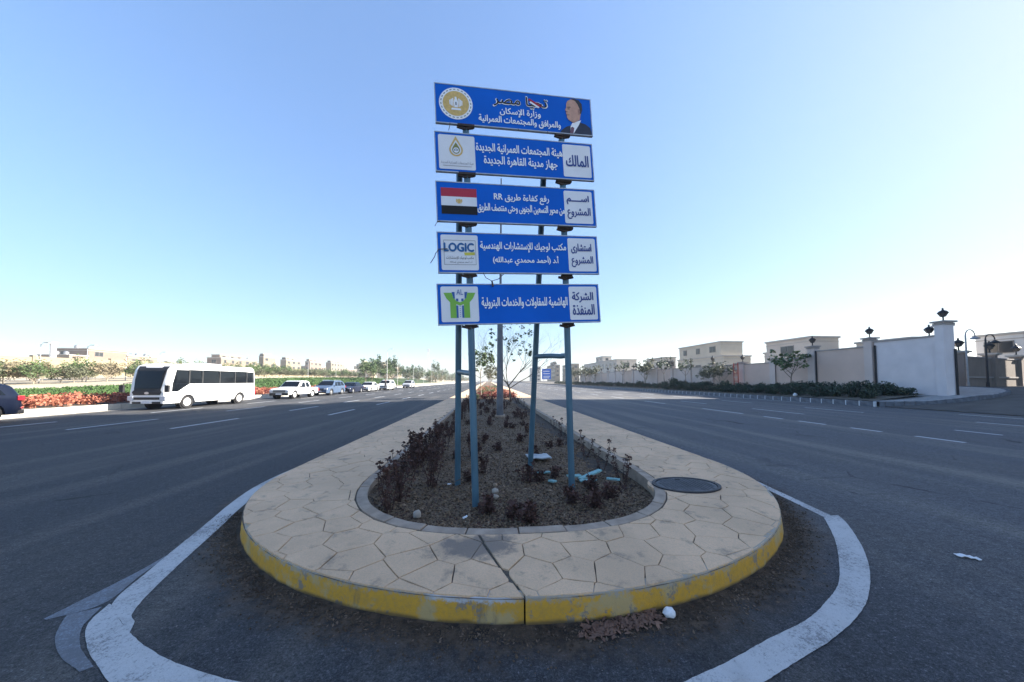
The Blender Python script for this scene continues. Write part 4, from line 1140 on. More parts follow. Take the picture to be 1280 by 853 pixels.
put_parts('street_lamp', LP5, (-24.2, 88, .35), label='shorter thin street lamp behind the last parked cars, the right one of two', cat='street lamp')
for i in range(16):
    put_parts('street_lamp', LP5, (-22.8, 100 + i * 16, .33), label='pale street lamp in the row far down the left kerb', cat='street lamp', group='pale street lamps far down the left kerb')
for i, (px, hh) in enumerate([(49, 1), (108, 1), (157, .8), (199, .9), (420, 1.2), (385, 1.)]):
    x = -50; y = ypx(x, px)
    put_parts('garden_lamp', LP5, (x, y, lz(x, y)), label='thin pale lamp pole on the sandy bank among the olive trees', cat='street lamp', group='thin lamp poles on the sandy bank').scale = (1, 1, hh * .8)
mast = empty('telecom_mast', (-46, 250, 2), label='slender lattice mast rising far down the left side of the road', cat='mast')
mb = MB()
for k in range(3):
    a = 2 * pi * k / 3; mb.tube([(.9 * cos(a), .9 * sin(a), 0), (.3 * cos(a), .3 * sin(a), 24)], .07, 4)
for i in range(16):
    z0, z1 = i * 1.5, i * 1.5 + 1.5; f0, f1 = .9 - .6 * z0 / 24, .9 - .6 * z1 / 24
    for k in range(3): a, b_ = 2 * pi * k / 3, 2 * pi * (k + 1) / 3; mb.tube([(f0 * cos(a), f0 * sin(a), z0), (f1 * cos(b_), f1 * sin(b_), z1)], .04, 4)
mb.build('lattice', M_GALV, mast)
for k in range(3):
    a = 2 * pi * k / 3; mb = MB(); mb.box(.5 * cos(a) - .2, .5 * cos(a) + .2, .5 * sin(a) - .2, .5 * sin(a) + .2, 21.5, 24); mb.build('antenna', M_WPOLE, mast)

# ------------------------------------------------------------------ buildings
M_CREAM = mat('cream_render', (.22, .185, .135), .9, scale=.6, var=.08, bump=.1, bscale=20)
M_PINK = mat('pinkish_render', (.21, .16, .125), .9, scale=.6, var=.08)
M_PALE = mat('pale_render', (.54, .48, .41), .9, scale=.6, var=.07)
M_YELW = mat('yellowish_render', (.29, .24, .155), .9, scale=.8, var=.08)
M_TRIM = mat('stone_trim', (.42, .39, .35), .9, scale=2, var=.1)
M_ROOFT = mat('clay_roof', (.36, .20, .14), .9, scale=2, var=.15)
M_GLASS = mat('dark_window_glass', (.03, .035, .04), .15, scale=2, var=.2)
M_SHUT = mat('window_frame_paint', (.22, .20, .18), .7, scale=2, var=.1)
def villa(name, x0, x1, y0, y1, zb, blocks, label, m=M_PALE, face='-x', cat='villa', floors=None, wn=None, group=None):
    """blocks: list of (fx0,fx1,fy0,fy1,z0,z1) fractions; windows on the road side and on the side towards the camera"""
    r = random.Random(int(abs(x0) * 7 + y0)); t = empty(name, ((x0 + x1) / 2, (y0 + y1) / 2, zb), label=label, cat=cat, group=group); cx, cy = (x0 + x1) / 2, (y0 + y1) / 2
    for (a, b_, c_, d_, z0, z1) in blocks:
        X0, X1, Y0, Y1 = x0 + (x1 - x0) * a - cx, x0 + (x1 - x0) * b_ - cx, y0 + (y1 - y0) * c_ - cy, y0 + (y1 - y0) * d_ - cy
        mb = MB(); mb.box(X0, X1, Y0, Y1, z0, z1); wall = mb.build('wall', m, t)
        mb = MB(); e = .18; mb.box(X0 - e, X1 + e, Y0 - e, Y1 + e, z1 + .002, z1 + .28); mb.box(X0 - .06, X1 + .06, Y0 - .06, Y1 + .06, z1 - .55, z1 - .45); mb.build('cornice', M_TRIM, t)
        if z1 > 5.5 and (X1 - X0) > 6:
            for _ in range(2):
                tx, ty = r.uniform(X0 + 1.5, X1 - 1.5), r.uniform(Y0 + 1.2, Y1 - 1.2); mb = MB(); mb.lathe([(.55, z1 + .3), (.6, z1 + .4), (.6, z1 + 1.2), (.3, z1 + 1.5)], 10, (tx, ty, 0)); mb.build('roof_tank', M_GALV, t)
        nf = max(1, int((z1 - z0) / 3.1)); fh = (z1 - z0) / nf
        sx = X0 if x0 > 0 else X1; sg = -1 if x0 > 0 else 1
        for f_ in range(nf):
            zz = z0 + fh * f_ + fh * .32; hh = fh * .42
            n = max(1, int((Y1 - Y0) / 4.2)) if cat != 'tower' else 0
            for k in range(n):
                if r.random() < .12: continue
                yc = Y0 + (k + .5) * (Y1 - Y0) / n; ww = r.choice((.6, .9, 1.1)) 
                fr = MB(); fr.box(sx + sg * .0, sx + sg * .07, yc - ww - .09, yc + ww + .09, zz - .09, zz + hh + .09) if sg > 0 else fr.box(sx - .07, sx, yc - ww - .09, yc + ww + .09, zz - .09, zz + hh + .09)
                w_ = fr.build('window', M_SHUT, t)
                gl = MB()
                for q in (-1, 1):
                    ya, yb = (yc - ww, yc - .04) if q < 0 else (yc + .04, yc + ww)
                    xa, xb = (sx - .09, sx - .05) if sg < 0 else (sx + .05, sx + .09); gl.box(xa, xb, ya, yb, zz, zz + hh)
                gl.build('pane', M_GLASS, w_)
            n = max(1, int((X1 - X0) / 4.2)) if cat != 'tower' else 0
            for k in range(n):
                if r.random() < .12: continue
                xc = X0 + (k + .5) * (X1 - X0) / n; ww = r.choice((.6, .9, 1.1)); fr = MB(); fr.box(xc - ww - .09, xc + ww + .09, Y0 - .07, Y0, zz - .09, zz + hh + .09); w_ = fr.build('window', M_SHUT, t)
                gl = MB(); gl.box(xc - ww, xc - .04, Y0 - .09, Y0 - .05, zz, zz + hh); gl.box(xc + .04, xc + ww, Y0 - .09, Y0 - .05, zz, zz + hh); gl.build('pane', M_GLASS, w_)
    return t
# each villa stands where its road face crosses the photo columns given
def at_cols(name, x, depth, p0, p1, *a, **k):
    """p_near/p_far: photo columns of the whole block; the end wall takes part of them"""
    fr = .38 if x > 0 else .28; pn, pf = (max(p0, p1), min(p0, p1)) if x > 0 else (min(p0, p1), max(p0, p1))
    pc = pn + (pf - pn) * fr; y0, y1 = ypx(x, pc), ypx(x, pf)
    d = min(24, abs(y0 * math.tan(math.atan((pn - 640) / 400) + radians(4.29)) - x))
    x0, x1 = (x, x + d) if x > 0 else (x - d, x)
    return villa(name, x0, x1, y0, y1, *a, **k)
M_WALLW_ = mat('white_house_render', (.66, .65, .63), .9, scale=1, var=.05)
M_PALEY = mat('warm_pale_render', (.50, .45, .36), .9, scale=.8, var=.08)
at_cols('villa', 50, 14, 939, 848, .9, [(0, 1, 0, 1, 0, 5.9), (.0, .8, .04, .96, 6.19, 9.0)], 'two storey pale villa with a flat roof behind the wide greyish tree', M_PALEY)
at_cols('villa', 50, 14, 1050, 959, .9, [(0, 1, .0, 1, 0, 7.4), (.1, .6, 1.01, 1.12, 0, 5.6)], 'pale flat roofed villa behind the small tree with layered leaves', M_PALE)
at_cols('villa', 55, 14, 1183, 1072, .9, [(0, 1, 0, 1, 0, 6.2), (0, .8, 1.01, 1.1, 0, 4.9)], 'long low white villa roof showing above the tall corner wall', M_PALE)
at_cols('villa', 64, 14, 1320, 1222, 1.0, [(0, 1, 0, 1, 0, 6.3)], 'white villa at the right edge behind the brown side road wall', M_WALLW_)
at_cols('villa', 50, 12, 845, 809, .9, [(0, 1, 0, 1, 0, 7.2)], 'low pale villa with a row of dark windows left of the two storey one', M_PALE)
at_cols('villa', 52, 14, 796, 730, .9, [(0, 1, 0, 1, 0, 9.2), (0, .5, .36, .56, 9.2, 11.6)], 'long pale villa block with a small roof tower in its middle', M_PALE)
at_cols('apartment_building', 52, 20, 724, 703, .9, [(0, 1, 0, 1, 0, 11)], 'cream apartment block just right of the front right sign pole', M_CREAM, cat='building')
at_cols('apartment_building', 50, 20, 700, 684, .9, [(0, 1, 0, 1, 0, 12.5), (.2, .6, .2, .7, 12.5, 15)], 'distant cream apartment block between the two right sign poles', M_CREAM, cat='building')
at_cols('apartment_building', 46, 24, 676, 662, .9, [(0, 1, 0, 1, 0, 14)], 'farthest pale block at the end of the right carriageway', M_PALE, cat='building')
# left side
bz = 2.2
at_cols('hall_building', -128, 24, 42, 196, bz, [(0, 1, .18, .60, 0, 9.6), (.1, 1, 0, .175, 0, 7.2), (.1, 1, .605, 1.0, 0, 8.2)], 'pinkish low hall with stepped flat roofs above the cream wall on the left', M_PINK, cat='building')
at_cols('tank_tower', -126, 5, 60, 69, bz, [(0, 1, 0, 1, 0, 10.4)], 'small white tower at the left end of the pinkish hall', mat('white_render', (.72, .71, .69), .9, var=.04), cat='tower')
for p0, p1, hgt, m, lab in [(258, 321, 10.2, M_PINK, 'pinkish villa with a flat roof above the rear of the bus'), (323, 344, 13.0, M_CREAM, 'tall narrow cream villa just right of the rear of the bus'), (350, 376, 12.4, M_PALE, 'pale villa behind the white pickup truck'), (381, 402, 13.0, M_PINK, 'pinkish villa above the gap between the pickup and the blue grey car'), (407, 431, 14.0, M_PALE, 'pale villa left of the distant apartment cluster')]:
    at_cols('villa', -126, 16, p0, p1, bz, [(0, 1, 0, 1, 0, hgt), (0, .6, .1, .7, hgt, hgt + 1.6)], lab, M_CREAM if m is M_PALE else m)
for p0, p1, hgt, m, lab in [(300, 372, 11.0, M_CREAM, 'long low cream house row in the gap right of the bus'), (366, 446, 12.0, M_PINK, 'long low pinkish house row above the blue grey car')]:
    at_cols('house_row', -152, 14, p0, p1, bz, [(0, 1, 0, 1, 0, hgt)], lab, m, cat='houses')
for x, y, hh in [(-168, 425, 17), (-160, 420, 21), (-151, 415, 19), (-143, 440, 21), (-135, 440, 16), (-127, 450, 14)]:
    villa('apartment_building', x - 4, x + 3.5, y, y + 20, 3, [(0, 1, 0, 1, 0, hh), (.2, .7, .2, .7, hh, hh + 3)], 'distant cream apartment tower in the cluster above the parked cars', M_YELW, cat='building', group='cream apartment towers above the parked cars')
# cream boundary wall on the left
lw = empty('boundary_wall', (-82, 60, 1), label='long cream boundary wall behind the olive trees on the left', cat='wall')
for i in range(24):
    y0 = 22 + i * 6; mb = MB(); z = lz(-82, y0 + 3); mb.box(-82.2, -81.9, y0 + .2, y0 + 5.8, z - .3, z + 3.7); o = mb.build('panel', M_YELW); o.parent = lw; o.location = (82, -60, -1)
    mb = MB(); mb.box(-82.35, -81.75, y0 - .2, y0 + .2, z - .3, z + 3.9); o = mb.build('pier', M_CREAM); o.parent = lw; o.location = (82, -60, -1)

# ------------------------------------------------------------------ right verge, kerb, walls
def rz_(x, y): return interp(x, [(KR, .32), (26, .42), (28.4, .78), (40, 1.0), (60, 1.1), (300, 1.2)])
VX = [(KR + .15, 18.4), (26.4, 17.0), (29, 16.6), (32.5, 17.6), (35.5, 20.0), (37.5, 23.0), (38.6, 27)]
def verge():
    # polygon rows from the curved kerb inwards
    mb = MB(); n = 30; outer = smooth_pts(VX, 6); rows = []
    for (x, y) in outer:
        tx, ty = 34, 40
        row = []
        for k in range(9):
            f_ = k / 8; px, py = x + (tx - x) * f_ * .8, y + (ty - y) * f_; row.append((px, py, max(rz_(px, py), side_z(px, py) + .16)))
        rows.append(row)
    k = 9; vs = [p for r_ in rows for p in r_]
    mb.raw(vs, [(i * k + j, (i + 1) * k + j, (i + 1) * k + j + 1, i * k + j + 1) for i in range(len(rows) - 1) for j in range(k - 1)])
    tagp(mb.build('sidewalk', M_SIDE, smooth=True), kind='structure')
    return outer
outer = verge()
grid_sheet('right_verge', KR + .16, 60, 24, 700, rz_, M_VERGE, 24, 60, pw=1.6)
mb = MB(); mb.face([(24.75, 18.9, .36), (27.6, 18.2, .80), (28.0, 30, .84), (24.75, 30, .37)]); tagp(mb.build('planting_soil', M_VERGE), kind='structure')
rk = empty('right_kerb', (0, 0, 0), kind='structure')
mb = MB(); mb.prism([(0, .03), (.16, .03), (.16, .77), (0, .77)], -.05, .32, .012); KBm = mb.mesh('kerbstone', M_KERBD)
mb = MB(); mb.prism([(-.006, -.028), (.162, -.028), (.162, .028), (-.006, .028)], -.05, .328); KJm = mb.mesh('painted_joint', M_MORTW)
for i in range(120):
    y = 18.6 + i * .8; inst('kerbstone', KBm, rk, (KR, y, 0)); inst('painted_joint', KJm, rk, (KR, y, 0))
mb = MB(); mb.box(KR, KR + .16, 114.6, 600, -.05, .32); tagp(mb.build('distant_kerb', M_KERBD, rk), kind='stuff')
def curve_kerb():
    acc = 0; pts = outer
    for i in range(len(pts) - 1):
        a, b_ = Vector(pts[i]), Vector(pts[i + 1]); d = (b_ - a); l = d.length; d.normalize(); n = Vector((-d.y, d.x)); a = a + d * .01; b_ = b_ - d * .01
        z = max(0, side_z(a.x, a.y)); mb = MB()
        mb.prism([tuple(a), tuple(b_), tuple(b_ + n * .16), tuple(a + n * .16)], z - .15, max(z + .2, rz_(a.x, a.y) + .01), .012); mb.build('kerbstone', M_KERBD, rk)
curve_kerb()
M_WALL = mat('lilac_grey_render', (.58, .49, .44), .9, scale=.8, var=.06, bump=.12, bscale=18)
M_WALLW = mat('white_wall_render', (.64, .60, .60), .9, scale=1.4, var=.06, bump=.2, bscale=14)
M_WALLP = mat('beige_wall_render', (.60, .46, .38), .9, scale=.8, var=.06, bump=.12, bscale=18)
M_COPE = mat('coping_stone', (.33, .30, .28), .9, scale=3, var=.12)
M_LANT = mat('black_lantern_iron', (.02, .02, .022), .5, .4, var=.2)
M_LGLASS = mat('smoked_lantern_glass', (.11, .10, .09), .25, var=.2)
cw = empty('compound_wall', (28.2, 17.6, .7), label='long pale compound wall with piers stepping down along the right side of the road', cat='wall')
def absp(o, par):
    o.parent = par; o.matrix_parent_inverse = Matrix.Translation(par.location).inverted()
WX = 28.1
def ypix(px): return ypx(WX, px)
segs = [(17.95, ypix(1094), 4.42, M_WALLW), (ypix(1083), ypix(1020), 4.12, M_WALLP), (ypix(1013), ypix(969), 3.65, M_WALLP), (ypix(965), ypix(929), 3.38, M_WALLP)]
def wallseg(y0, y1, zt, m, pipe=True):
    mb = MB(); mb.box(WX, WX + .25, y0, y1, .3, zt); o = mb.build('panel', m); absp(o, cw)
    mb = MB(); mb.box(WX - .06, WX + .31, y0, y1, zt + .002, zt + .10); o = mb.build('coping', M_COPE); absp(o, cw)
for s_ in segs: wallseg(*s_)
lant_meshes = None
def lantern_parts():
    a = MB(); a.lathe([(.09, 0), (.09, .03), (.03, .05), (.03, .22), (.07, .24)], 10)
    g = MB(); g.lathe([(.08, .24), (.17, .42), (.17, .43)], 6)
    c_ = MB(); c_.lathe([(.20, .43), (.21, .45), (.13, .56), (.05, .60), (.03, .66), (.045, .69), (.0, .74)], 6)
    rb = MB()
    for k in range(6):
        t = 2 * pi * k / 6; rb.tube([(.082 * cos(t), .082 * sin(t), .24), (.176 * cos(t), .176 * sin(t), .43)], .012, 4)
    return [('stem', a.mesh('stem', M_LANT)), ('glass', g.mesh('glass', M_LGLASS)), ('cap', c_.mesh('cap', M_LANT)), ('ribs', rb.mesh('ribs', M_LANT))]
LANT = lantern_parts()
def pier(y, w_, zt, m, lab, lant=True, sc=1.0, d=.45, lz0=.3, group=None):
    mb = MB(); mb.box(WX - .15, WX - .15 + d, y - w_ / 2, y + w_ / 2, lz0, zt); o = mb.build('pier', m); absp(o, cw)
    mb = MB(); mb.box(WX - .27, WX - .03 + d, y - w_ / 2 - .12, y + w_ / 2 + .12, zt + .002, zt + .10); mb.box(WX - .20, WX - .1 + d, y - w_ / 2 - .05, y + w_ / 2 + .05, zt - .14, zt - .04); o = mb.build('pier_cap', M_COPE); absp(o, cw)
    if lant: put_parts('pier_lantern', LANT, (WX + d / 2 - .15, y, zt + .10), label=lab, cat='lantern', group=group).scale = (sc,) * 3
pier(17.75, .42, 5.25, M_WALLW, 'large black lantern on top of the tall corner pier', d=.7, sc=1.15)
pier(ypix(1088), .5, 4.72, M_WALL, 'black lantern on the second pier from the tall corner pier', sc=1.15)
pier(ypix(1016), .6, 4.55, M_WALL, 'black lantern on the third pier from the corner, behind the round leaved tree', sc=1.2)
pier(ypix(967), .6, 3.75, M_WALL, '', False)
pier(ypix(928), .6, 3.6, M_WALL, 'black lantern on the pier next to the red frame', sc=1.2)
for px, lab in ((1184, ''),):
    put_parts('pier_lantern', LANT, (31.5, 20.5, 4.75), label='black lantern above the white wall just left of the tall corner pier', cat='lantern').scale = (1.25,) * 3
    mb = MB(); mb.box(31.2, 31.8, 20.2, 20.8, .5, 4.74); o = mb.build('pier', M_WALL); absp(o, cw)
    mb = MB(); mb.box(31.25, 31.75, 19.6, 20.0, .5, 5.40); mb.box(31.1, 31.9, 19.45, 20.15, 5.402, 5.50); o = mb.build('pier', M_WALL); absp(o, cw)
    mb = MB(); mb.obox((36.5, 25.6, 2.4), Vector((.70, .714, 0)), Vector((-.714, .70, 0)), (0, 0, 1), 10.5, .12, 1.9); o = mb.build('panel', M_WALL); absp(o, cw)
# drain pipes on the wall
for px in (1096, 1021.5, 970, 930):
    y = ypix(px); mb = MB(); mb.tube([(WX - .06, y, .5), (WX - .06, y, 4.2 if px > 1000 else 3.4)], .05, 6); o = mb.build('drainpipe', M_LANT); absp(o, cw)
mb = MB(); mb.tube([(WX + .50, 17.48, .6), (WX + .50, 17.48, 3.6)], .05, 6); o = mb.build('drainpipe', M_LANT); absp(o, cw)
# further wall with regular piers
y = ypix(925); i = 0
while y < 92:
    st = 4.4 if y < 110 else 9; wallseg(y + .3, y + st - .3, 3.4 + .15 * ((i // 4) % 2), M_WALL if i % 3 else M_WALLP)
    pier(y + st, .5, 3.75, M_WALL, 'black lantern on a pier of the far part of the compound wall', True, 1.3, group='lanterns on the far piers of the compound wall') if y < 150 else pier(y + st, .5, 3.75, M_WALL, '', False)
    y += st; i += 1
# brown wall along the side road
M_BRWN = mat('brown_wall_render', (.23, .19, .16), .9, scale=1.2, var=.1, bump=.2, bscale=16)
sw = empty('side_road_wall', (44, 25.8, 1.1), label='brown walled enclosure with square piers beyond the side road at the right edge', cat='wall')
A, Bv = Vector((41.2, 25.0, 0)), Vector((70, 33.4, 0)); dv = (Bv - A).normalized(); nv = Vector((-dv.y, dv.x, 0))
s_ = 0; k = 0
while s_ < 29:
    c0 = A + dv * (s_ + 3.3); mb = MB(); mb.obox(c0 + Vector((0, 0, 2.35)), dv, nv, (0, 0, 1), 2.95, .12, 1.35); o = mb.build('panel', M_BRWN); absp(o, sw)
    mb = MB(); mb.obox(c0 + Vector((0, 0, 1.95)) - nv * .16, dv, nv, (0, 0, 1), 2.95, .05, .07); mb.obox(c0 + Vector((0, 0, 3.76)), dv, nv, (0, 0, 1), 2.95, .17, .05); o = mb.build('rail', M_COPE); absp(o, sw)
    c1 = A + dv * s_; mb = MB(); mb.obox(c1 + Vector((0, 0, 2.5)), dv, nv, (0, 0, 1), .34, .34, 1.6); o = mb.build('pier', M_BRWN); absp(o, sw)
    mb = MB(); mb.obox(c1 + Vector((0, 0, 4.17)), dv, nv, (0, 0, 1), .55, .55, .07); mb.obox(c1 + Vector((0, 0, 4.06)), dv, nv, (0, 0, 1), .42, .42, .04); o = mb.build('pier_cap', M_TRIM); absp(o, sw)
    if k < 4: put_parts('pier_lantern', LANT, tuple(c1 + Vector((0, 0, 4.24))), label=['black lantern on the first pier of the brown side wall, nearest the corner pier', 'black lantern on the second pier of the brown side wall', 'black lantern on the third pier of the brown side wall', 'black lantern on the fourth pier of the brown side wall'][k], cat='lantern').scale = (1.6,) * 3
    s_ += 6.6; k += 1
# hook shaped street lamps
def hook_lamp(h, rad, m, r0=.05):
    p = MB(); pts = [(0, 0, 0), (0, 0, h - rad)] + [(rad - rad * cos(a), 0, h - rad + rad * sin(a)) for a in [pi * k / 10 for k in range(1, 11)]]; p.tube(pts, [r0 * 1.4, r0] + [r0 * .7] * 10, 8)
    q = MB(); q.lathe([(.03, -.02), (.10, -.08), (.26, -.20), (.28, -.26), (.10, -.30)], 12, (2 * rad, 0, h - rad)); b_ = MB(); b_.lathe([(.10, 0), (.09, .5), (.06, .55)], 8)
    return [('pole', p.mesh('pole', m, True)), ('lamp_shade', q.mesh('lamp_shade', m)), ('base', b_.mesh('base', m))]
put_parts('hook_lamp', hook_lamp(4.3, .42, M_LANT), (39.0, 22.2, 1.0), label='black hook shaped street lamp in front of the brown side wall', cat='street lamp')
put_parts('hook_lamp', hook_lamp(4.9, .5, M_GALV), (39.6, 23.6, 1.0), rz=pi * .02, label='pale arched lamp just right of the tall corner pier', cat='street lamp')
# hedge shrubs
HK = []
for i in range(4):
    r = random.Random(90 + i); mb = MB(); leaf_cloud(mb, [((r.uniform(-.4, .4), r.uniform(-.45, .45), r.uniform(.2, .65)), .30) for _ in range(10)], 620, .075, r, 1, .45); lv = mb.mesh('leaves', M_HEDGE)
    st = MB()
    for k in range(6): a = r.uniform(0, 6.28); st.tube([(0, 0, -.05), (.35 * cos(a), .35 * sin(a), .6)], .012, 4, cap=False)
    HK.append((st.mesh('stem', M_BARK), lv))
r = random.Random(16)
for i in range(95):
    y = 18.9 + (i / 95) ** 1.3 * 105
    for x in (25.6, 27.0) if y < 45 else (26.3,):
        if y < 19.3 and x < 26: continue
        t = empty('hedge_shrub', (x + r.uniform(-.25, .25), y + r.uniform(-.3, .3), rz_(x, y)), r.uniform(0, 6), label='dark green leafy shrub in the hedge below the compound wall', cat='shrub', group='hedge shrubs below the compound wall')
        k = r.randrange(4); inst('stem', HK[k][0], t); inst('leaves', HK[k][1], t); s = r.uniform(.75, 1.35); t.scale = (1, 1.1, s)
# clipped dark bushes
for (px, w_, hh, lab) in ((844, 1.5, 1.7, 'tall clipped dark bush behind the right kerb'), (868, 2.0, 1.1, 'low rounded dark bush right of the clipped one')):
    y = ypx(26.2, px); r = random.Random(px); mb = MB(); leaf_cloud(mb, [((r.uniform(-w_ * .4, w_ * .4), r.uniform(-w_ * .5, w_ * .5), r.uniform(.3, hh - .4)), .45) for _ in range(22)], 2600, .08, r, 1, .5)
    t = empty('clipped_bush', (26.2, y, .45), label=lab, cat='bush'); mb.build('leaves', M_HEDGE, t); mb = MB(); mb.tube([(0, 0, -.1), (0, 0, .8)], .06, 6); mb.build('stem', M_BARK, t)
# small trees before the wall
K_R1 = tree_kind(101, 3.9, 1.7, 1.35, 520, .13, M_LEAFM, M_BARK, 2, .05, .25, .6, .8, .6)
K_R2 = tree_kind(102, 3.2, 1.0, 1.6, 900, .11, M_LEAFO, M_BARKP, 2, .06, .32, .9)
K_R3 = tree_kind(103, 3.4, 1.8, .6, 260, .09, M_LEAFD, M_BARK, 1, .035, .25, .9)
def rtree(px, k, lab, sc=1, x=26.6): y = ypx(x, px); put_tree('small_tree', k, (x, y, .45), lab, sc)
rtree(989, K_R1, 'small tree with spreading layered leaves in front of the pink beige wall', 1.05, 26.3)
rtree(899, K_R2, 'wide greyish tree in front of the two storey villa', 1.05); rtree(884, K_R2, 'bushy greyish tree to the left of the wide one', .9)
rtree(857, K_R3, 'thin dark sapling left of the bushy greyish tree', 1.3); rtree(831, K_R3, 'thin sapling by the pale wall left of the clipped bush', 1.5); rtree(778, K_R3, 'far thin sapling before the long villa block', 1.6); rtree(806, K_R2, 'pale sparse tree rising over the far compound wall', 1.5)
for i, px in enumerate((742, 733, 724, 716)): y = ypx(27, px); put_tree('small_tree', K_R2, (27, y, .6), 'pale green tree at the far end of the compound wall', 1.5, group='trees at the far end of the compound wall')
# red frame beside the wall
y = ypx(27.5, 921); fr = empty('red_frame', (27.4, y, .7), label='narrow red metal ladder frame standing against the compound wall', cat='frame'); M_REDP = mat('red_metal_paint', (.40, .06, .04), .6)
for s in (-1, 1): mb = MB(); mb.tube([(0, s * .3, 0), (0, s * .3, 2.9)], .05, 6); mb.build('upright', M_REDP, fr)
for k in range(6): mb = MB(); mb.box(-.03, .03, -.27, .27, .4 + k * .45, .47 + k * .45); mb.build('rung', M_REDP if k % 2 else M_WPOLE, fr)
# blue road sign far right
rsn = empty('road_sign', (25.6, 139, .4), label='distant blue and white road sign seen between the two right sign poles', cat='sign')
for s in (-1, 1): mb = MB(); mb.tube([(s * 1.2, 0, 0), (s * 1.2, 0, 6)], .08, 6); mb.build('post', M_GALV, rsn)
mb = MB(); mb.box(-2, 2, -.15, -.09, 1.8, 6.4); pb = mb.build('panel', M_BLUE, rsn)
mb = MB()
for z in (5.2, 4.1, 3.0, 2.3): mb.box(-1.4, 1.5 - (z % 1), -.17, -.155, z, z + .3)
mb.build('lettering', M_WTXT, pb)
# white bag in the hedge
stone(24.9, ypx(24.9, 993), .5, .16, .12, .14, 8, 'white_bag', MATS['white_plastic'], 'small white plastic bag lying at the foot of the hedge behind the right kerb', 'bag')

# ------------------------------------------------------------------ vehicles (front at local y=0 facing -y)
M_TYRE = mat('tyre_rubber', (.018, .018, .02), .85, var=.2, scale=10)
M_RIM = mat('alloy_rim', (.48, .49, .50), .35, .7, var=.1)
M_HUBW = mat('white_steel_rim', (.62, .62, .60), .5, .2, var=.1)
M_CGL = mat('vehicle_glass', (.005, .007, .010), .06, var=.1, spec=.30)
M_BPL = mat('black_trim_plastic', (.015, .015, .017), .6, var=.2)
M_LAMPC = mat('clear_lamp_lens', (.55, .57, .60), .15, var=.1)
M_TAIL = mat('red_lamp_lens', (.45, .02, .03), .2, var=.1)
M_PLATE = mat('number_plate', (.60, .62, .66), .5, var=.05)
def paint(name, c): 
    m = mat(name, c, .28, .0, var=.04, scale=1.5); m.node_tree.nodes['Principled BSDF'].inputs['Coat Weight'].default_value = .15; m.node_tree.nodes['Principled BSDF'].inputs['Specular IOR Level'].default_value = .3; return m
